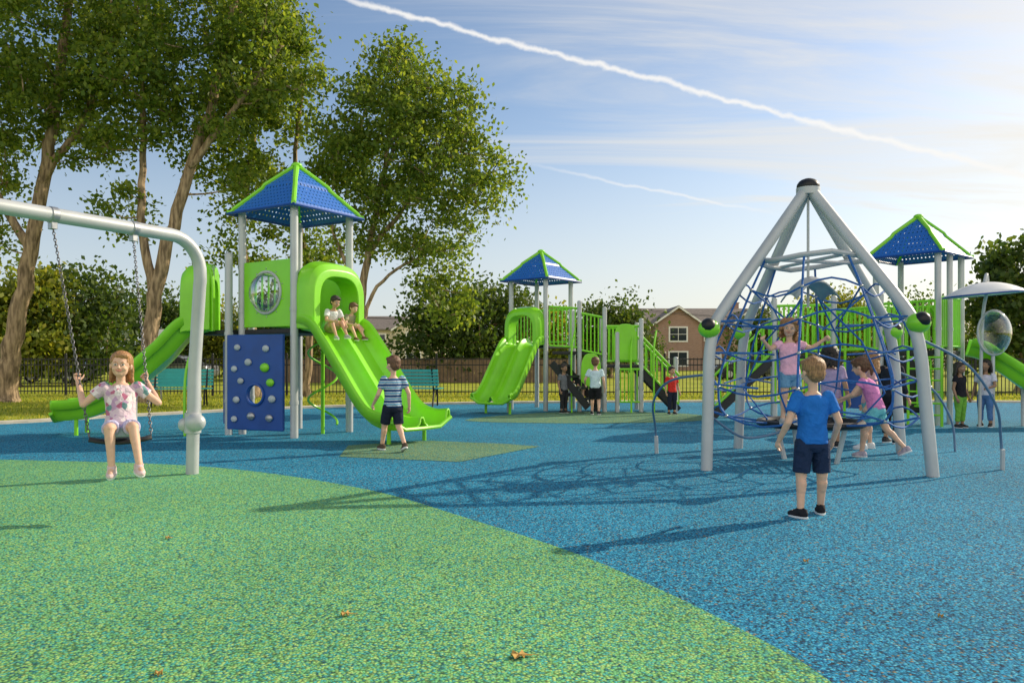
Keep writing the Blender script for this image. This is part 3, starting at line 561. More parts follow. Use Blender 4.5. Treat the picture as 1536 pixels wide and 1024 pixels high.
# ---------------------------------------------------------------- fence
fe=thing('metal_fence','black metal picket fence around the playground lawn','fence',(0,24,0))
p0=V((-19.2,24.9,0)); p1=V((21.6,23.6,0)); nP=17; dv=(p1-p0)/nP; du=dv.normalized()
for i in range(nP+1):
    b=p0+dv*i; MB().box(b+V((0,0,.66)),(.06,.06,1.32),du,V((-du.y,du.x,0))).ell(b+V((0,0,1.34)),.035,n=8,m=6).obj('fence_post',fe,M['black'],False)
for i in range(nP):
    b=p0+dv*i; mb=MB(); L=dv.length
    for z in (.15,1.0,1.18): mb.box(b+dv/2+V((0,0,z)),(L-.06,.03,.035),du,V((-du.y,du.x,0)))
    k=21
    for j in range(1,k):
        q=b+dv*(j/k); mb.box(q+V((0,0,.64)),(.018,.018,1.16),du,V((-du.y,du.x,0)))
    mb.obj('fence_panel',fe,M['black'],False)
wf=thing('board_fence','weathered brown board fence beyond the lawn','fence',(0,39,0))
for x0,x1 in ((-12,-6.6),(-6.5,-1),(-.9,4.6)):
    mb=MB(); x=x0
    while x<x1:
        mb.box((x,39,.62+random.uniform(-.01,.01)),(.17,.03,1.24)); x+=.18
    mb.box(((x0+x1)/2,39.05,.3),(x1-x0,.05,.08)); mb.box(((x0+x1)/2,39.05,1.0),(x1-x0,.05,.08))
    mb.obj('fence_panel',wf,M['wood'],False)

# ---------------------------------------------------------------- houses
def window(par,x,y,z,w,h,fm='trim'):
    f=MB(); t=.16
    f.ringplate([(-w/2-t,-h/2-t),(w/2+t,-h/2-t),(w/2+t,h/2+t),(-w/2-t,h/2+t)],[(-w/2,-h/2),(w/2,-h/2),(w/2,h/2),(-w/2,h/2)],(x,y-.06,z),(1,0,0),(0,0,1),(0,1,0),.1)
    f.box((x,y-.04,z),(.06,.05,h)); f.box((x,y-.045,z),(w,.05,.05))
    wo=f.obj('window',par,M[fm],False)
    MB().box((x,y-.012,z),(w,.02,h)).obj('pane',wo,M['pane'],False)
def house(label,x,y,w,d,ev,rg,wall,projs=()):
    h=thing('house',label,'house',(x,y,0))
    mb=MB(); mb.box((x,y+d/2,ev/2),(w,d,ev)); 
    mb.prism([(-d/2,0),(d/2,0),(0,rg-ev-.1)],(x-w/2+.01,y+d/2,ev),(0,1,0),(0,0,1),(1,0,0),w-.02)
    for px,pw,pd,pe,pr in projs:
        mb.box((x+px,y-pd/2+.01,pe/2),(pw,pd,pe)); mb.prism([(-pw/2,0),(pw/2,0),(0,pr-pe-.1)],(x+px,y-pd,pe),(1,0,0),(0,0,1),(0,1,0),pd+d/2)
    mb.obj('wall',h,wall,False)
    r=MB(); o=.45; sl=(rg-ev)/(d/2)
    for s in (-1,1):
        a=V((x-w/2-o,y+d/2+s*(d/2+o),ev-sl*o)); b=V((x-w/2-o,y+d/2,rg))
        up=V((0,0,.15)); r.add([a,b,b+up,a+up]+[p+V((w+2*o,0,0)) for p in (a,b,b+up,a+up)],[(0,1,2,3),(4,7,6,5),(0,4,5,1),(3,2,6,7),(0,3,7,4),(1,5,6,2)])
    for px,pw,pd,pe,pr in projs:
        sl=(pr-pe)/(pw/2)
        for s in (-1,1):
            a=V((x+px+s*(pw/2+.35),y-pd-.4,pe-sl*.35)); b=V((x+px,y-pd-.4,pr)); up=V((0,0,.16))
            r.add([a,b,b+up,a+up]+[p+V((0,pd+d*.45,0)) for p in (a,b,b+up,a+up)],[(0,1,2,3),(4,7,6,5),(0,4,5,1),(3,2,6,7),(0,3,7,4),(1,5,6,2)])
    ro=r.obj('roof',h,M['shingle'],False)
    MB().box((x+w*.3,y+d*.55,rg+.1),(.8,.7,1.3)).box((x+w*.3,y+d*.55,rg+.8),(.95,.85,.12)).obj('chimney',ro,wall,False)
    for px,pw,pd,pe,pr in projs:
        m=MB(); sl=(pr-pe)/(pw/2)
        for s in (-1,1):
            a=V((x+px+s*(pw/2+.37),y-pd-.44,pe-sl*.37-.12)); b=V((x+px,y-pd-.44,pr-.12)); m.add([a,b,b+V((0,0,.24)),a+V((0,0,.24))]+[p+V((0,.05,0)) for p in (a,b,b+V((0,0,.24)),a+V((0,0,.24)))],[(0,1,2,3),(4,7,6,5),(0,4,5,1),(3,2,6,7),(0,3,7,4),(1,5,6,2)])
        m.obj('gable_trim',ro,M['trim'],False)
    return h
h=house('two storey brick house with gabled grey roof and white windows',21.9,86,15,9,5.2,7.1,M['brick'],((-3.6,5.2,1.6,5.2,7.0),(4.2,3.6,1.2,5.0,6.6)))
window(h,18.3,84.4,4.0,1.8,1.4); window(h,22.2,86,4.0,1.1,1.2); window(h,26.1,84.8,4.0,1.3,1.3); window(h,18.3,84.4,1.3,1.9,1.4); window(h,26.1,84.8,1.3,1.4,1.3)
MB().box((23.0,85.95,1.05),(1.0,.08,2.1)).obj('door',h,M['white'],False)
h=house('beige sided house with grey gabled roof and upper windows',-13.3,92,10,8,4.9,6.5,M['siding'],((1.6,4.4,1.3,4.9,6.4),))
window(h,-11.7,90.7,3.7,1.5,1.3); window(h,-15.9,92,3.6,1.3,1.2); window(h,-11.7,90.7,1.3,1.6,1.3)
MB().box((-14.8,91.95,1.05),(1.0,.08,2.1)).obj('door',h,M['white'],False)
h=house('low beige house with brown roof among trees',50,100,16,9,3.6,6.2,M['siding']); window(h,46,100,2,1.4,1.2); window(h,52,100,2,1.4,1.2)
h=house('beige house with grey roof beyond the lawn trees',33.5,104,10,8,4.4,6.0,M['siding']); window(h,31,104,3.4,1.4,1.2); window(h,35,104,3.4,1.4,1.2)
u=thing('utility_pole','wooden utility pole with sagging wires beside houses','utility pole',(12.5,80,0))
MB().tube([(12.5,80,0),(12.5,80,6.9)],[.12,.08],8).box((12.5,80,6.4),(2,.1,.12)).obj('pole',u,M['wood'])
mb=MB()
for dx in (-.8,.8):
    for sx2 in (-40,34):
        mb.tube([(12.5+dx+sx2*t,80+6*abs(t),6.5-2.2*t*(1-t)*1.6) for t in np.linspace(0,1,12)],.02,4)
mb.obj('wire',u,M['black'])

# ---------------------------------------------------------------- parked cars
def car(label,x,y,mat,s=1):
    c=thing('parked_car',label,'car',(x,y,0),'cars parked beyond the fence')
    prof=[(-2.2,.35),(-2.25,.6),(-2.1,.85),(-1.3,.95),(-.75,1.38),(.1,1.45),(.9,1.35),(1.5,.98),(2.15,.9),(2.25,.6),(2.2,.32)]
    MB().prism(prof,(x,y-.85,0),(1,0,0),(0,0,1),(0,1,0),1.7).obj('body',c,mat,False,bevel=.06)
    MB().prism([(-1.1,.97),(-.68,1.32),(0,1.37),(0,.97)],(x,y-.862,0),(1,0,0),(0,0,1),(0,1,0),.01).prism([(.08,.97),(.08,1.37),(.8,1.29),(1.3,1.0)],(x,y-.862,0),(1,0,0),(0,0,1),(0,1,0),.01).obj('window',c,M['pane'],False)
    for wx in (-1.4,1.4):
        for wy in (-.78,.78):
            w=MB().tube([(x+wx,y+wy-.11,.33),(x+wx,y+wy+.11,.33)],.33,20).obj('wheel',c,M['tyre'])
            MB().tube([(x+wx,y+wy-.125,.33),(x+wx,y+wy+.125,.33)],.2,14).obj('rim',w,M['steel'])
    for wx in (-2.2,2.2): MB().box((x+wx,y-.6,.68),(.06,.3,.12)).obj('headlight',c,M['white'],False)
car('dark parked car on the lane behind the fence',-23.2,38.5,M['carpaint']); car('silver grey parked car behind the fence',-17.6,39.5,M['carpaint2']); car('dark parked car near the hedge',14.2,46,M['carpaint'])

# ---------------------------------------------------------------- benches and sign
def bench(label,x,y,rz):
    b=thing('park_bench',label,'bench',(x,y,0),'teal benches on the lawn edge'); c,s=math.cos(rz),math.sin(rz); ex=V((c,s,0)); ey=V((-s,c,0)); O=V((x,y,0))
    W=lambda u,v,z:O+ex*u+ey*v+V((0,0,z))
    m=MB()
    for i in range(6): m.box(W(0,-.2+i*.075,.45),(1.5,.055,.025),ex,ey)
    m.obj('seat',b,M['teal'],False)
    m=MB()
    for i in range(5): m.box(W(0,.26+i*.025,.55+i*.085),(1.5,.02,.065),ex,ey)
    m.obj('backrest',b,M['teal'],False)
    for u in (-.6,.6): MB().tube([W(u,-.2,0),W(u,-.2,.42),W(u,.2,.42),W(u,.38,.95)],.022,6).tube([W(u,.15,.42),W(u,.3,0)],.022,6).obj('leg',b,M['black'])
bench('teal slatted bench with backrest on the grass edge',-8.2,18.9,.25); bench('teal slatted bench with backrest near the fence',-2.5,19.2,math.pi-.15); bench('teal slatted bench with backrest near the fence',-9.3,20.6,.2)
sg=thing('sign_post','small white notice sign on a thin grey pole','sign',(-10.2,22.3,0))
MB().tube([(-10.2,22.3,0),(-10.2,22.3,2.05)],.025,8).obj('pole',sg,M['steel']); MB().box((-10.2,22.26,1.8),(.34,.015,.5)).obj('sign_board',sg,M['white'],False,bevel=.004)

# ---------------------------------------------------------------- playground pieces
def sweep_profile(path,prof,lat0=None):
    P=[V(p) for p in path]; m=len(P); vs=[]; n=len(prof)
    for i in range(m):
        t=(P[min(i+1,m-1)]-P[max(i-1,0)]).normalized(); lat=V((t.y,-t.x,0))
        if lat.length<1e-3: lat=lat0
        lat.normalize(); nn=lat.cross(t).normalized()
        if nn.z<0: nn=-nn
        for a,b in prof: vs.append(P[i]+lat*a+nn*b)
    fs=[(i*n+k,i*n+k+1,(i+1)*n+k+1,(i+1)*n+k) for i in range(m-1) for k in range(n-1)]
    return vs,fs
def half(w,wall=.17):
    return [(-w-.04,wall-.12),(-w-.035,wall),(-w-.01,wall+.025),(-w+.03,wall),(-w+.06,.06),(-w+.12,.0)]
def prof_single(w=.28,wall=.17):
    h=half(w,wall); return h+[(0,-.01)]+[(-a,b) for a,b in h[::-1]]
def prof_double(w=.46,wall=.17):
    h=half(w,wall); m=[(-w/2,-.01),(-.12,.0),(-.06,.05),(-.03,.13),(.03,.13),(.06,.05),(.12,.0),(w/2,-.01)]
    return h+m+[(-a,b) for a,b in h[::-1]]
def slide(par,pts,prof,legs=True,k=8):
    path=catmull(pts,k); vs,fs=sweep_profile(path,prof); m=MB().add(vs,fs); so=m.obj('slide',par,M['pgreen'],True,solid=.025)
    e=V(pts[-1]); t=(V(pts[-1])-V(pts[-2])); t.z=0; t.normalize(); lat=V((t.y,-t.x,0)); w=abs(prof[0][0])*.6
    MB().tube([e+lat*a+V((0,0,b-.02)) for a,b in [(prof[0][0],.12),(-w,0.0),(0,-.005),(w,0.0),(-prof[0][0],.12)]],.03,8).obj('slide_lip',so,M['pgreen'])
    if legs:
        for s in (-1,1):
            q=e-t*.3+lat*w*s; MB().tube([q+V((0,0,-.01)),V((q.x,q.y,0))],.03,8).obj('slide_leg',so,M['pgreen'])
        q=V(pts[len(pts)//2]); 
        if q.z>.5: MB().tube([q+V((0,0,-.03)),V((q.x,q.y,0))],.035,8).obj('slide_support',so,M['metal'])
    return so
def arch(w,h,n=20,p=3.):
    pts=[(-w/2,0)]
    for i in range(n+1):
        a=math.pi*(1-i/n); c,s=math.cos(a),math.sin(a)
        pts.append((w/2*math.copysign(abs(c)**(2/p),c),h*.45+h*.55*abs(s)**(2/p)))
    pts.append((w/2,0)); return pts
def hood(par,mid,lat,out,w,h,dep):
    lat=V(lat).normalized(); out=V(out).normalized(); o=arch(w,h); i=arch(w*.70,h*.78)
    m=MB(); n=len(o)
    up=V((0,0,1)); mid=V(mid)
    layers=[(0,1.0,0),(dep*.25,1.03,.0),(dep*.8,1.0,-.02),(dep,.93,-.05)]
    vs=[];fs=[]
    for d,sc,dz in layers:
        for p in o: vs.append(mid+lat*p[0]*sc+up*(p[1]*sc+dz)+out*d)
    for d,sc,dz in layers[::-1]:
        for p in i: vs.append(mid+lat*p[0]+up*(p[1])+out*(d))
    L=len(layers)*2
    for a in range(L):
        b=(a+1)%L
        for k in range(n-1): fs.append((a*n+k,a*n+k+1,b*n+k+1,b*n+k))
    for k in (0,n-1): fs.append(tuple(a*n+k for a in range(L)))
    m.add(vs,fs); return m.obj('slide_hood',par,M['pgreen'],True,bevel=.012)
def roof(par,F,dl,dr,side,ez,az,ov=.13):
    F=V((F[0],F[1],0)); dl=V((*dl,0)); dr=V((*dr,0))
    c=F+dl*side/2+dr*side/2; cs=[F-dl*ov-dr*ov,F+dl*(side+ov)-dr*ov,F+dl*(side+ov)+dr*(side+ov),F-dl*ov+dr*(side+ov)]
    prof=[(0,0),(.06,.0),(.1,.07),(.5,.50),(.54,.58),(1,1)]
    me=bpy.data.meshes.new('roof'); vs=[];fs=[];uvs=[]
    S=side+2*ov
    for k in range(4):
        a,b=cs[k],cs[(k+1)%4]
        for t,zz in prof:
            for q in (a,b):
                p=q.lerp(c,t*.985); vs.append((p.x,p.y,ez+(az-ez)*zz)); 
                uvs.append(((S/2)*(1-t)*(-1 if q is a else 1),t*S*.62))
        for i in range(len(prof)-1):
            o=k*len(prof)*2+i*2; fs.append((o,o+1,o+3,o+2))
    o=ORG[par.name]; me.from_pydata([(v[0]-o.x,v[1]-o.y,v[2]-o.z) for v in vs],[],fs); uvl=me.uv_layers.new(name='UVMap')
    for l in me.loops: uvl.data[l.index].uv=uvs[l.vertex_index]
    me.materials.append(M['perf']); ro=bpy.data.objects.new('roof',me); col.objects.link(ro); ro.parent=par; ORG[ro.name]=o
    for k in range(4):
        pts=[cs[k].lerp(c,t)+V((0,0,ez+(az-ez)*zz+.012)) for t,zz in prof]
        MB().tube(pts,[.036]*5+[.045],8).obj('roof_rib',ro,M['pgreen'])
        MB().tube([cs[k]+V((0,0,ez-.01)),cs[(k+1)%4]+V((0,0,ez-.01))],.022,6).obj('roof_edge',ro,M['pblue'])
    MB().ell(c+V((0,0,az+.015)),(.085,.085,.05)).obj('roof_cap',ro,M['pgreen'])
    return ro
def post(par,p,h,r=.055,mat='metal'):
    m=MB(); m.tube([(p[0],p[1],0),(p[0],p[1],h)],r,14); m.ell((p[0],p[1],h),(r,r,r*.5),n=14,m=6)
    for z in (.5,h*.55): m.tube([(p[0],p[1],z),(p[0],p[1],z+.05)],r+.008,14)
    return m.obj('post',par,M[mat])
def deck(par,pts,z,th=.07):
    return MB().prism([(p[0],p[1]) for p in pts],(0,0,z-th),(1,0,0),(0,1,0),(0,0,1),th).obj('deck',par,M['dark'],False,bevel=.01)
def bars(par,a,b,n,h=.75,name='railing',mat='pgreen',r=.016,wave=0):
    a=V(a);b=V(b);m=MB(); up=V((0,0,1))
    m.tube([a+up*(h)+(b-a)*t+up*wave*math.sin(math.pi*t) for t in np.linspace(0,1,9)],.026,8); m.tube([a+up*.08,b+up*.08],.022,8)
    for i in range(n+1):
        q=a+(b-a)*(i/n); m.tube([q+up*.08,q+up*(h+wave*math.sin(math.pi*i/n))],r,6)
    return m.obj(name,par,M[mat])
def bubble_panel(par,mid,lat,nrm,w,h,r,mat='pgreen'):
    lat=V(lat).normalized();nrm=V(nrm).normalized();mid=V(mid)
    o,i=rect_hole(w,h,(0,0.02),r); m=MB().ringplate(o,i,mid-nrm*.02,lat,V((0,0,1)),nrm,.04)
    po=m.obj('guard_panel',par,M[mat],False,bevel=.008)
    c=mid+V((0,0,.02))
    MB().tube([c+nrm*.03+lat*math.cos(a)*(r+.015)+V((0,0,1))*math.sin(a)*(r+.015) for a in np.linspace(0,2*math.pi,33)[:-1]],.022,8,True).obj('bubble_rim',po,M['metal'])
    rot=Matrix((lat,nrm,V((0,0,1)))).transposed()
    MB().ell(c+nrm*.02,(r,r*.75,r),rot,24,14).obj('bubble_window',po,M['bubble'])
    for k in range(10):
        a=2*math.pi*k/10+.3; MB().ell(c+nrm*.022+lat*math.cos(a)*(r+.065)+V((0,0,1))*math.sin(a)*(r+.065),.011,n=8,m=5).obj('bolt',po,M['steel'])
    return po
def stairs(par,a,b,wid,n,rail=True,name='stairs'):
    a=V(a);b=V(b);d=b-a;dh=V((d.x,d.y,0)).normalized();lat=V((dh.y,-dh.x,0)); m=MB()
    for i in range(n):
        q=a+d*((i+.5)/n); m.box(q,(d.to_2d().length/n*.95,wid,.05),dh,lat)
    for s in (-1,1): m.box((a+b)/2+lat*s*wid/2-V((0,0,.06)),(d.length,.03,.16),d,lat,d.normalized().cross(lat))
    so=m.obj(name,par,M['dark'],False)
    if rail:
        for s in (-1,1): bars(par,a+lat*s*(wid/2+.03),b+lat*s*(wid/2+.03),n+2,.72)
    return so

# ---- tower one
T=thing('play_tower','green and blue play tower with double slide and pyramid roof','playground tower',(-3.4,12,0))
F=V((-3.21,11.3)); dl=V((-.85,.527)); dr=V((.527,.85)); S=1.15
C=lambda u,v:(F+dl*u+dr*v)
for u,v in ((0,0),(S,0),(0,S),(S,S)): post(T,C(u,v),3.42,.058)
roof(T,F,dl,dr,S,3.42,4.2,.16)
deck(T,[C(0,0),C(S,0),C(S,S),C(0,S)],1.62)
nl=V((-.527,-.85,0))
mid=C(S/2,0); 
bubble_panel(T,(mid.x,mid.y,2.15),(dl.x,dl.y,0),nl,S-.13,1.0,.3)
rm=C(0,S/2); nr=V((.85,-.527,0)); hood(T,(rm.x,rm.y,1.62),(dr.x,dr.y,0),nr,1.14,1.0,.36)
bars(T,(C(S,0).x,C(S,0).y,1.62),(C(S,S).x,C(S,S).y,1.62),9,.9)
bk=C(S/2,S); MB().box((bk.x,bk.y,2.1),(S-.13,.04,.85),(dl.x,dl.y,0),(dr.x,dr.y,0)).obj('back_panel',T,M['pgreen'],False,bevel=.01)
st=V((rm.x,rm.y,0)); ns=V((.80,-.60,0))
slide(T,[st+ns*.02+V((0,0,1.62)),st+ns*.30+V((0,0,1.57)),st+ns*.52+V((0,0,1.36)),st+ns*.9+V((0,0,.93)),st+ns*1.28+V((0,0,.50)),st+ns*1.52+V((0,0,.31)),st+ns*1.82+V((0,0,.23)),st+ns*2.1+V((0,0,.24))],prof_double(.54,.2))
D2=[(-4.36,11.8),(-5.06,12.35),(-4.45,13.1),(-3.9,12.7)]
deck(T,D2,1.62)
post(T,D2[0],2.78,.058); post(T,D2[1],2.6,.05); post(T,D2[2],2.6,.05)
hd=V((-.98,-.18,0)); hood(T,(-4.78,12.35,1.62),(.18,-.98,0),hd,.85,1.05,.45)
MB().prism(arch(.5,1.05),(-4.83,12.12,1.6),V((.8,-.6,0)),(0,0,1),V((-.6,-.8,0)),.05).obj('guard_panel',T,M['pgreen'],False,bevel=.012)
slide(T,[(-4.85,12.33,1.62),(-5.12,12.27,1.55),(-5.42,12.2,1.2),(-5.7,12.15,.93),(-5.95,12.1,.72),(-6.25,12.02,.43),(-6.6,11.93,.28),(-6.98,11.85,.25)],prof_single(.36,.27))
cp=V((-3.80,11.42,.82)); lat=V((-.93,.36,0)).normalized(); nn=V((-.36,-.93,0)).normalized()
o_,i_=rect_hole(1.02,1.42,(-.02,-.18),.14)
cw=MB().ringplate(o_,i_,cp,lat,V((0,0,1)),nn,.06).obj('climbing_wall',T,M['pblue'],False,bevel=.015)
MB().tube([cp+nn*.07+lat*(-.02+math.cos(a)*.155)+V((0,0,-.18+math.sin(a)*.155)) for a in np.linspace(0,2*math.pi,25)[:-1]],.02,6,True).obj('porthole_rim',cw,M['pblue'])
for (u,z,r,mm) in [(.30,.52,.055,'hold'),(-.22,.5,.06,'hold'),(.10,.3,.062,'hold'),(-.20,.22,.08,'pgreen'),(.36,.2,.055,'hold'),(-.30,.0,.07,'pgreen'),(.24,.02,.055,'hold'),(-.33,-.24,.065,'hold'),(.32,-.26,.06,'hold'),(.05,-.5,.07,'steel'),(-.28,-.52,.065,'steel'),(.36,-.55,.055,'hold')]:
    rot=Matrix((lat,nn,V((0,0,1)))).transposed(); MB().ell(cp+nn*.075+lat*u+V((0,0,z)),(r,r*.55,r*.85),rot,14,8).obj('climbing_hold',cw,M[mm])
MB().box((-4.42,11.95,.8),(.05,.4,1.3),(.8,.6,0),(-.6,.8,0)).obj('side_wall',T,M['pblue'],False,bevel=.012)
x,y=-2.95,11.95
m=MB(); m.tube([(x+.22*math.cos(a),y+.22*math.sin(a),a*.115+.15) for a in np.linspace(0,11,60)],.018,6); m.tube([(x,y,0),(x,y,1.6)],.03,8); m.obj('spiral_climber',T,M['pgreen'])
MB().tube(catmull([(-4.95,11.6,0),(-4.95,11.65,1.0),(-4.8,11.9,1.6)],6),.022,8).obj('fire_pole',T,M['pgreen'])

# ---- tower two
T2=thing('play_tower','small play tower with double green slide and stairs','playground tower',(.8,17.6,0))
F=V((.76,17.3)); dl=V((-.78,.626)); dr=V((.626,.78)); S=1.0
C=lambda u,v:(F+dl*u+dr*v)
for u,v in ((0,0),(S,0),(0,S),(S,S)): post(T2,C(u,v),3.0,.055)
roof(T2,F,dl,dr,S,3.0,3.68,.18); deck(T2,[C(0,0),C(S,0),C(S,S),C(0,S)],1.5)
lm=C(S/2,0); no=V((-.50,-.866,0)).normalized(); hood(T2,(lm.x,lm.y,1.5),(dl.x,dl.y,0),V((-.626,-.78,0)),.98,.85,.3)
st=V((lm.x,lm.y,0))
slide(T2,[st+V((0,0,1.52)),st+no*.3+V((0,0,1.47)),st+no*.55+V((0,0,1.22)),st+no*.9+V((0,0,.80)),st+no*1.2+V((0,0,.46)),st+no*1.42+V((0,0,.30)),st+no*1.65+V((0,0,.26))],prof_double(.46,.17))
bars(T2,(C(S,0).x,C(S,0).y,1.5),(C(S,S).x,C(S,S).y,1.5),8,.85); bars(T2,(C(0,S).x,C(0,S).y,1.5),(C(S,S).x,C(S,S).y,1.5),8,.85)
deck(T2,[(.9,17.2),(2.0,17.0),(2.1,17.9),(1.4,18.1)],1.35); deck(T2,[(2.0,17.0),(2.85,16.95),(2.9,17.8),(2.1,17.9)],1.05)
bars(T2,(.85,17.25,1.4),(1.5,17.05,1.35),7,.95); bars(T2,(1.5,17.05,1.3),(2.0,17.0,1.2),6,.9); bars(T2,(2.05,17.0,1.05),(2.85,16.95,1.05),9,.85); bars(T2,(2.1,17.9,1.05),(2.9,17.8,1.05),9,.85)
bars(T2,(2.3,16.93,.15),(2.85,16.9,.15),6,.8,'lower_railing')
for p,h_ in (((2.05,16.98),2.3),((2.32,16.9),1.75),((2.85,16.92),2.05),((2.9,17.82),2.0),((2.1,17.95),2.1),((1.45,18.1),2.3),((1.5,17.05),2.45),((3.62,16.95),1.2)): post(T2,p,h_,.05)
stairs(T2,(2.85,17.35,1.0),(3.7,17.3,.1),.75,5)
MB().prism(arch(.45,.95),(1.75,16.95,.35),(1,0,0),(0,0,1),(0,1,0),.03).obj('activity_panel',T2,M['pgreen'],False,bevel=.01)
MB().prism(arch(.5,.8),(2.5,16.88,1.15),(1,0,0),(0,0,1),(0,1,0),.03).obj('activity_panel',T2,M['pgreen'],False,bevel=.01)
for x in (1.3,2.6,3.1): MB().tube(catmull([(x,16.7,0),(x,16.75,1.3),(x+.1,17,1.8)],5),.02,8).obj('grab_pole',T2,M['pgreen'])
MB().box((1.55,17.35,.38),(.95,.6,.07)).box((1.2,17.35,.18),(.08,.4,.36)).box((1.9,17.35,.18),(.08,.4,.36)).obj('step_platform',T2,M['dark'],False,bevel=.01)
stairs(T2,(1.0,17.0,1.15),(1.75,16.55,.2),.5,4,False,'rope_ladder')

# ---- tower three
T3=thing('play_tower','large green play structure with blue roof and bridge','playground tower',(7.5,14,0))
F=V((7.5,13.5)); dl=V((-.65,.76)); dr=V((.76,.65)); S=1.08
C=lambda u,v:(F+dl*u+dr*v)
for u,v in ((0,0),(S,0),(0,S),(S,S)): post(T3,C(u,v),3.05,.055)
post(T3,(7.85,13.75),3.05,.05)
roof(T3,F,dl,dr,S,3.05,3.8,.15); deck(T3,[C(0,0),C(S,0),C(S,S),C(0,S)],1.32)
bars(T3,(C(0,0).x,C(0,0).y,1.32),(C(0,S).x,C(0,S).y,1.32),11,.95,r=.021); bars(T3,(C(S,S).x,C(S,S).y,1.32),(C(0,S).x,C(0,S).y,1.32),9,.85); bars(T3,(C(S,0).x,C(S,0).y,1.32),(C(S,S).x,C(S,S).y,1.32),9,.85)
slide(T3,[(8.15,13.75,1.25),(8.35,13.65,1.18),(8.6,13.5,.95),(8.9,13.35,.68),(9.25,13.2,.42),(9.6,13.1,.28),(10.1,13.0,.26)],prof_single(.34,.27))
bc=V((8.25,13.1,1.62)); MB().ell(bc,(.27,.2,.37),None,24,16).obj('bubble_window',T3,M['bubble'])
MB().tube([bc+V((math.cos(a)*.28,.02,math.sin(a)*.38)) for a in np.linspace(0,2*math.pi,33)[:-1]],.018,8,True).obj('bubble_rim',T3,M['metal'])
MB().tube([bc+V((0,.05,-.38)),(8.25,13.15,0)],.03,8).obj('bubble_stand',T3,M['metal'])
cc=V((7.95,12.9,2.26)); m=MB(); vs=[];fs=[]
for i in range(9):
    r=.64*i/8
    for k in range(24): a=2*math.pi*k/24; vs.append(cc+V((math.cos(a)*r,math.sin(a)*r*.8,.20*(1-(r/.64)**2)+.05*math.cos(a)*r/.64)))
for i in range(8):
    for k in range(24): fs.append((i*24+k,i*24+(k+1)%24,(i+1)*24+(k+1)%24,(i+1)*24+k))
m.add(vs,fs); m.obj('canopy',T3,M['white'],True,solid=.02)
MB().tube([cc+V((math.cos(a)*.645,math.sin(a)*.515,.05*math.cos(a)-.01)) for a in np.linspace(0,2*math.pi,25)[:-1]],.014,6,True).obj('canopy_rim',T3,M['pblue'])
MB().tube(catmull([(8.05,13.2,0),(8.07,13.15,1.8),(8.12,13.1,2.35),(8.05,13.0,2.6),cc+V((0,0,.20))],6),.028,8).obj('canopy_arm',T3,M['metal'])
bars(T3,(7.45,13.5,1.3),(6.8,14.05,1.28),9,.9,r=.02); bars(T3,(6.75,14.08,1.28),(6.15,14.55,1.25),9,.85,r=.02); bars(T3,(6.8,14.35,1.3),(5.9,15.3,1.25),9,.8,r=.018)
post(T3,(6.77,14.06),2.35,.045)
deck(T3,[(7.45,13.55),(6.1,14.65),(6.3,15.1),(6.85,14.3)],1.3)
deck(T3,[(6.1,14.6),(5.1,14.9),(5.4,15.8),(6.4,15.4)],1.25)
for p in ((6.12,14.58),(5.1,14.9),(5.4,15.85),(6.42,15.42)): post(T3,p,2.35,.052)
bars(T3,(6.1,14.6,1.25),(5.1,14.9,1.25),12,.95,r=.021); bars(T3,(5.1,14.9,1.25),(5.4,15.8,1.25),9,.85)
bars(T3,(6.1,14.55,.25),(5.1,14.85,.25),11,.9,'lower_railing',r=.02); bars(T3,(7.4,13.55,.25),(6.9,13.95,.25),6,.9,'lower_railing',r=.02)
stairs(T3,(5.15,15.3,1.2),(4.1,15.6,.1),.8,6)
MB().prism(arch(.6,.9),(6.4,14.3,.25),V((.76,-.65,0)),(0,0,1),V((.65,.76,0)),.04).obj('activity_panel',T3,M['pblue'],False,bevel=.01)
for q in ((6.9,13.8),(5.6,14.6),(7.25,13.5),(6.2,14.3)): MB().tube(catmull([(q[0],q[1],0),(q[0],q[1]-.05,1.6),(q[0]+.15,q[1]+.1,2.1),(q[0]+.4,q[1]+.2,1.6)],6),.025,8).obj('hoop_handle',T3,M['pgreen'])
m=MB(); 
for k in range(6): m.tube([(7.0+.0,13.55,.2+k*.2),(7.4,13.2,.2+k*.2)],.018,6)
m.tube([(7.0,13.55,0),(7.0,13.55,1.4)],.025,8); m.tube([(7.4,13.2,0),(7.4,13.2,1.4)],.025,8); m.obj('ladder',T3,M['pgreen'])
MB().box((7.15,13.95,.7),(.6,.5,1.0)).obj('crawl_box',T3,M['dark'],False,bevel=.05)

# ---------------------------------------------------------------- swing set
SW=thing('swing_set','grey tubular swing frame with chain swing','swing set',(-3.1,7.7,0))
path=[V((-3.22,7.72,0)),V((-3.2,7.72,1.0)),V((-3.14,7.71,1.9)),V((-3.13,7.7,1.95))]+[A+V((0,0,-.34))+bd*(.34*(1-math.cos(t)))+V((0,0,.34*math.sin(t))) for t in np.linspace(.15,math.pi/2,8)]+[A+bd*2.4,B-bd*.34,B-bd*.1+V((0,0,-.1)),B+V((0,0,-.34)),B+V((0,0,-2.36))]
MB().tube(path,.062,18).obj('frame',SW,M['metal'])
MB().tube([(-3.215,7.72,.42),(-3.212,7.72,.62)],.08,16).ell((-3.15,7.63,.53),(.1,.08,.09)).ell((-3.3,7.72,.50),(.06,.06,.07)).obj('clamp',SW,M['metal'])
seat=MB(); pts=[(t*.21,-.03*(1-(t)**2)) for t in np.linspace(-1,1,9)]
vs=[];fs=[]
for t,z in pts:
    for w in (-.075,-.04,.04,.075): vs.append(se+sx*t+sf*w+V((0,0,z-(.01 if abs(w)>.05 else 0))))
for i in range(8):
    for k in range(3): fs.append((i*4+k,i*4+k+1,i*4+k+5,i*4+k+4))
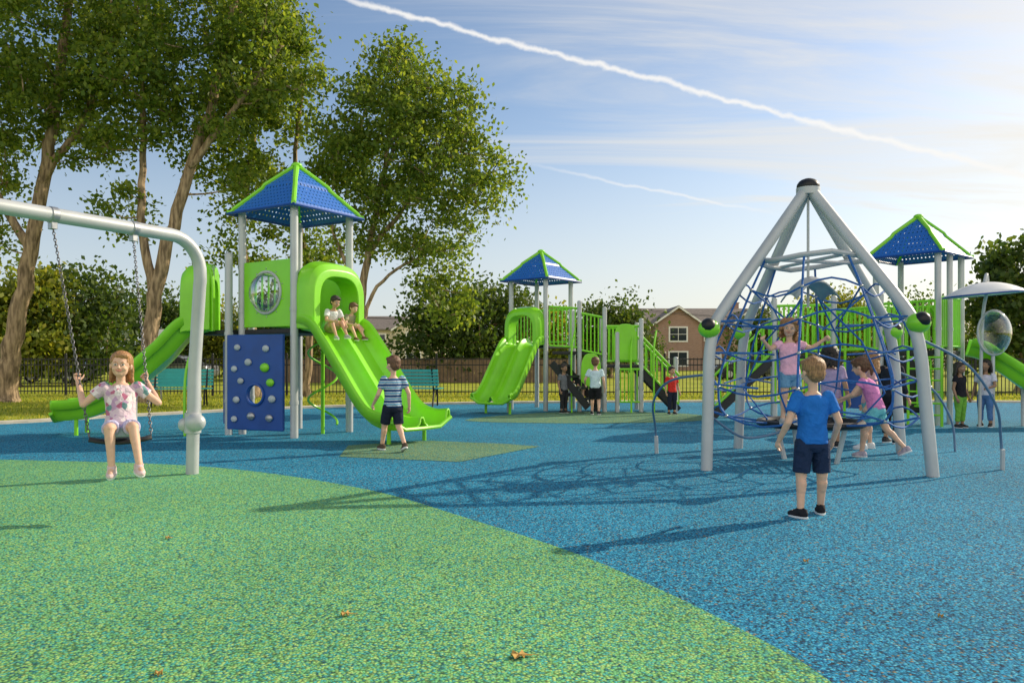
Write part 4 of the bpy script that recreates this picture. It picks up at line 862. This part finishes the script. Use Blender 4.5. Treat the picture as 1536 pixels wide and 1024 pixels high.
seat.add(vs,fs); seat.obj('swing_seat',SW,M['dark'],True,solid=.02)
def chain(par,a,b):
    a=V(a);b=V(b);d=b-a;n=int(d.length/.032); m=MB(); dn=d.normalized(); x,y=frame(dn)
    for i in range(n):
        c=a+d*((i+.5)/n); s=x if i%2 else y
        m.tube([c+dn*math.cos(t)*.022+s*math.sin(t)*.0105 for t in np.linspace(0,2*math.pi,9)[:-1]],.0036,4,True)
    return m.obj('chain',par,M['chain'])
chain(SW,*CL); chain(SW,*CR)
for q in (tl,tr): MB().box((q.x,q.y,2.29),(.05,.06,.10),(bd.x,bd.y,0),(-bd.y,bd.x,0)).ell((q.x,q.y,2.26),.02).tube([(q.x+bd.x*s,q.y+bd.y*s,2.36) for s in (-.03,.03)],.07,16).obj('hanger',SW,M['steel'],bevel=.004)

# ---------------------------------------------------------------- climbing net frame
K=thing('climbing_frame','grey pyramid climbing frame with blue rope net','climbing frame',(3.4,8.7,0))
ap=V((3.36,8.7,3.12)); feet=[V((2.03,8.0,0)),V((4.15,7.56,0)),V((4.80,9.45,0)),V((2.95,10.0,0))]; knees=[V((2.07,8.02,1.48)),V((4.03,7.62,1.52)),V((4.66,9.4,1.5)),V((2.98,9.9,1.5))]
for f_,k_ in zip(feet,knees):
    d1=(ap-k_).normalized(); d2=(f_-k_).normalized()
    MB().tube(catmull([ap,ap-d1*.8,k_+d1*.25,k_+d1*.08+d2*.08,k_+d2*.3,(k_+f_)/2,f_],5),.06,16).obj('leg',K,M['metal'])
    out=(k_-ap); out.z=0; out.normalize()
    jc=MB().ell(k_+out*.01,(.115,.115,.10)).obj('joint',K,M['pgreen'])
    MB().ell(k_+out*.03+V((0,-.03,.03)),(.078,.09,.08)).obj('joint_cap',jc,M['black'])
MB().ell(ap,(.125,.125,.09)).obj('apex_cap',K,M['black']); MB().tube([ap+V((0,0,-.02)),ap+V((0,0,-.1))],.13,16).obj('apex_collar',K,M['metal'])
cx,cy=3.38,8.7
def pol(r,a,z): return V((cx+r*math.cos(a),cy+r*math.sin(a),z))
MB().tube([pol(.60,a,2.27+.03*math.sin(3*a)) for a in np.linspace(0,2*math.pi,13)[:-1]],.03,8,True).tube([pol(.6,.3,2.27),pol(.6,math.pi+.3,2.27)],.02,8).tube([pol(.6,1.8,2.27),pol(.6,math.pi+1.8,2.27)],.02,8).obj('upper_ring',K,M['metal'])
MB().tube([ap,(cx-.02,cy,1.75)],.016,8).obj('centre_pole',K,M['metal'])
m=MB(); vs=[];fs=[]
for i in range(7):
    for k in range(9):
        u=(i/6-.5);w=(k/8-.5); vs.append(V((cx+u*.5,cy+w*.5,2.1-.5*u*u*1.6-.3*w*w)))
for i in range(6):
    for k in range(8): fs.append((i*9+k,i*9+k+1,i*9+k+10,i*9+k+9))
m.add(vs,fs); m.obj('shade_cup',K,M['metal'],True,solid=.015)
m=MB(); lv=[(.60,2.26),(.78,1.92),(.94,1.58),(1.1,1.22),(1.2,.86),(1.1,.54)]
nm=8; az=[2*math.pi*i/nm+.32 for i in range(nm)]
for a in az:
    m.tube(catmull([pol(r,a,z) for r,z in lv]+[pol(.55,a,.45)],3),.0125,6)
for j,(r,z) in enumerate(lv[1:]):
    for i in range(nm):
        a,b=az[i],az[(i+1)%nm]+(2*math.pi if i==nm-1 else 0)
        dz=.09 if i%2 else -.09
        m.tube([pol(r-.08*r*math.sin(math.pi*t),a+(b-a)*t,z+dz*math.sin(math.pi*t)) for t in np.linspace(0,1,5)],.011,5)
for i in range(0,nm,2):
    a=az[i]; m.tube([pol(.12,a,1.85),pol(.62,a+.3,1.35),pol(.8,a+.5,.8),pol(.5,a+.5,.45)],.011,5); m.tube([pol(.78,a,1.92),pol(.3,a+.4,1.5),pol(.94,a+.78,1.58)],.011,5)
for k_,f_ in zip(knees,feet):
    aa=math.atan2(k_.y-cy,k_.x-cx)
    for r,z in lv[2:5]:
        for da in (-.3,.3): m.tube([V((k_.x,k_.y,max(.25,k_.z-(1.5-z)*.9))),pol(r,aa+da,z)],.011,5)
m.obj('rope_net',K,M['rope'])
for a in az:
    for r,z in lv[1:]: MB().ell(pol(r,a,z),.022,n=8,m=6).obj('rope_knot',K,M['steel'])
pl=MB(); pl.tube([pol(.55,a,.44) for a in np.linspace(0,2*math.pi,25)[:-1]],.04,8,True)
for t in np.linspace(-.45,.45,9):
    h_=math.sqrt(.55**2-t*t); pl.tube([(cx+t,cy-h_,.44),(cx+t,cy,.40),(cx+t,cy+h_,.44)],.012,5); pl.tube([(cx-h_,cy+t,.44),(cx,cy+t,.40),(cx+h_,cy+t,.44)],.012,5)
pl.obj('nest_platform',K,M['black'])
for a in (.8,2.37,3.94,5.5): MB().tube([pol(.4,a,.42),pol(.3,a,0)],.03,8).obj('platform_leg',K,M['metal'])
for q in ([(2.07,8.05,1.0),(1.75,8.5,.92),(1.66,9.0,.66),(1.76,9.4,.3),(1.78,9.44,0)],[(4.1,7.65,1.35),(4.55,7.65,1.1),(4.92,7.8,.70),(5.1,8.0,.35),(5.13,8.02,0)],[(2.1,8.05,.55),(2.5,8.2,.32),(3.0,8.3,.40)],[(4.75,9.4,1.0),(5.2,9.5,.8),(5.5,9.6,.4),(5.55,9.6,0)]):
    MB().tube(catmull(q,7),.0135,8).obj('outer_bow',K,M['bow'])
MB().tube([(5.13,8.02,0),(5.12,8.0,.22)],.024,8).obj('bow_foot',K,M['metal']); MB().tube([(1.78,9.44,0),(1.77,9.42,.22)],.024,8).obj('bow_foot',K,M['metal'])

# ---------------------------------------------------------------- fallen leaves
M['dry']=simple('dry_leaf',(.50,.30,.08),.8,0,.3,60)
def dleaf(x,y,s,rz):
    m=MB(); lf=thing('fallen_leaf','small dry brown leaf lying on the rubber','leaf',(x,y,.01),'fallen leaves on the rubber')
    pts=[];n=14
    for i in range(n):
        a=2*math.pi*i/n; r=s*(.6+.4*abs(math.cos(a*2.5)))*(1.3 if abs(math.sin(a))<.3 else .8); pts.append((r*math.cos(a+rz),r*math.sin(a+rz)))
    vs=[V((x,y,.022))]+[V((x+p[0],y+p[1],.012+.018*((i%3)/2))) for i,p in enumerate(pts)]; m.add(vs,[(0,1+i,1+(i+1)%n) for i in range(n)]); m.obj('leaf_blade',lf,M['dry'],False,solid=.002)
    MB().tube([(x,y,.02),(x+math.cos(rz)*s*1.9,y+math.sin(rz)*s*1.9,.014)],.0015,5).obj('stalk',lf,M['dry'])
dleaf(-.745,3.43,.028,.3); dleaf(.026,2.95,.042,.2); dleaf(1.66,4.33,.02,1.3); dleaf(-1.28,2.78,.02,2.2); dleaf(1.9,3.4,.015,.6); dleaf(-2.2,4.9,.02,.9)

# ---------------------------------------------------------------- world
w=bpy.data.worlds.new('World'); scene.world=w; w.use_nodes=True; nt=w.node_tree; bg=nt.nodes['Background']
sky=N(nt,'ShaderNodeTexSky'); sky.sky_type='NISHITA'; sky.sun_disc=False; sky.sun_elevation=math.asin(SUN.z); sky.sun_rotation=math.atan2(SUN.x,SUN.y); sky.air_density=1.0; sky.dust_density=1.0; sky.ozone_density=1.8
tc=N(nt,'ShaderNodeTexCoord'); nrm=N(nt,'ShaderNodeVectorMath',operation='NORMALIZE'); nt.links.new(tc.outputs['Generated'],nrm.inputs[0])
D=nrm.outputs[0]
def math_(op,a,b=None,c=None,clamp=False):
    n=N(nt,'ShaderNodeMath',operation=op); n.use_clamp=clamp
    for i,x in enumerate((a,b,c)):
        if x is None: continue
        if isinstance(x,(int,float)): n.inputs[i].default_value=x
        else: nt.links.new(x,n.inputs[i])
    return n.outputs[0]
def dot(vec):
    n=N(nt,'ShaderNodeVectorMath',operation='DOT_PRODUCT'); nt.links.new(D,n.inputs[0]); n.inputs[1].default_value=vec; return n.outputs['Value']
def sstep(x,a,b):
    inv=a>b
    if inv: a,b=b,a
    n=N(nt,'ShaderNodeMapRange'); n.interpolation_type='SMOOTHSTEP'; n.inputs['From Min'].default_value=a; n.inputs['From Max'].default_value=b
    if inv: n.inputs['To Min'].default_value=1; n.inputs['To Max'].default_value=0
    nt.links.new(x,n.inputs['Value']); return n.outputs['Result']
sp=N(nt,'ShaderNodeSeparateXYZ'); nt.links.new(D,sp.inputs[0])
zz=math_('ADD',math_('MAXIMUM',sp.outputs['Z'],0.),.16)
cb=N(nt,'ShaderNodeCombineXYZ'); nt.links.new(math_('DIVIDE',sp.outputs['X'],zz),cb.inputs[0]); nt.links.new(math_('DIVIDE',sp.outputs['Y'],zz),cb.inputs[1])
mp=N(nt,'ShaderNodeMapping'); mp.inputs['Rotation'].default_value=(0,0,RAD(24)); mp.inputs['Scale'].default_value=(.5,2.5,1); nt.links.new(cb.outputs[0],mp.inputs[0])
n1=N(nt,'ShaderNodeTexNoise'); n1.inputs['Scale'].default_value=1.2; n1.inputs['Detail'].default_value=10; n1.inputs['Roughness'].default_value=.6; n1.inputs['Distortion'].default_value=.8; nt.links.new(mp.outputs[0],n1.inputs['Vector'])
n2=N(nt,'ShaderNodeTexNoise'); n2.inputs['Scale'].default_value=9; n2.inputs['Detail'].default_value=8; nt.links.new(D,n2.inputs['Vector'])
n3=N(nt,'ShaderNodeTexNoise'); n3.inputs['Scale'].default_value=45; n3.inputs['Detail'].default_value=6; nt.links.new(D,n3.inputs['Vector'])
sunw=dot(tuple(SUN))
dens=math_('ADD',n1.outputs['Fac'],math_('MULTIPLY',math_('SUBTRACT',sunw,.60),.55))
cloud=math_('MULTIPLY',sstep(dens,.38,.82),.85)
def trail(nv,wd,x0,x1,amp):
    nv=V(nv).normalized(); d=math_('ADD',math_('ADD',dot(tuple(nv)),math_('MULTIPLY',math_('SUBTRACT',n2.outputs['Fac'],.5),wd*3.2)),math_('MULTIPLY',math_('SUBTRACT',n3.outputs['Fac'],.5),wd*2.6))
    f=sstep(math_('ABSOLUTE',d),wd,0.)
    ratio=math_('DIVIDE',sp.outputs['X'],math_('MAXIMUM',sp.outputs['Y'],.01))
    g=math_('MULTIPLY',sstep(ratio,x0,x0+.2),sstep(ratio,x1,x1-.15)); return math_('MULTIPLY',math_('MULTIPLY',f,g),math_('MULTIPLY',sstep(n1.outputs['Fac'],.0,.5),amp))
t1=trail((-.209,.331,-.80),.0052,-.35,.95,.9); t2=trail((-.0522,.0675,-.261),.0030,-.03,.38,.55)
haze=sstep(sp.outputs['Z'],.34,-.02)
tot2=math_('MAXIMUM',cloud,math_('MULTIPLY',haze,.78))
ccol=N(nt,'ShaderNodeMix',data_type='RGBA'); nt.links.new(sstep(sunw,.1,.9),ccol.inputs['Factor']); ccol.inputs['A'].default_value=(4.6,4.95,5.3,1); ccol.inputs['B'].default_value=(6.1,5.75,5.1,1)
# unseen bright cloud added behind the camera as frontal fill light
back_fill=math_('MULTIPLY',sstep(sp.outputs['Y'],-.15,-.75),sstep(n1.outputs['Fac'],.15,.5))
tot3=math_('MAXIMUM',tot2,back_fill)
cb2=N(nt,'ShaderNodeMix',data_type='RGBA'); nt.links.new(back_fill,cb2.inputs['Factor']); nt.links.new(ccol.outputs['Result'],cb2.inputs['A']); cb2.inputs['B'].default_value=(8.6,8.1,7.2,1)
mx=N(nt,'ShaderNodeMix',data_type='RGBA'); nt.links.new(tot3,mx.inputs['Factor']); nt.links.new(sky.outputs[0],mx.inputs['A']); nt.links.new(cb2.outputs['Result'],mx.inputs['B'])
m2=N(nt,'ShaderNodeMix',data_type='RGBA'); nt.links.new(math_('ADD',t1,t2,clamp=True),m2.inputs['Factor']); nt.links.new(mx.outputs['Result'],m2.inputs['A']); m2.inputs['B'].default_value=(6.5,6.4,6.2,1)
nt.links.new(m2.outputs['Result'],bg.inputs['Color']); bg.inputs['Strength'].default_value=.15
sl=bpy.data.lights.new('sun','SUN'); sl.energy=5.0; sl.angle=RAD(.5); sl.color=(1,.87,.67); so=bpy.data.objects.new('sun',sl); col.objects.link(so); so.rotation_euler=(-SUN).to_track_quat('-Z','Y').to_euler()
# ---------------------------------------------------------------- camera
cam=bpy.data.cameras.new('camera'); co=bpy.data.objects.new('camera',cam); col.objects.link(co); co.location=(0,0,1.15); co.rotation_euler=(RAD(90),0,0)
cam.sensor_width=36; cam.lens=1150/1536*36; cam.shift_y=28/1536; cam.clip_end=5000; cam.clip_start=.05; scene.camera=co
scene.view_settings.view_transform='Standard'; scene.view_settings.look='None'; scene.view_settings.exposure=0
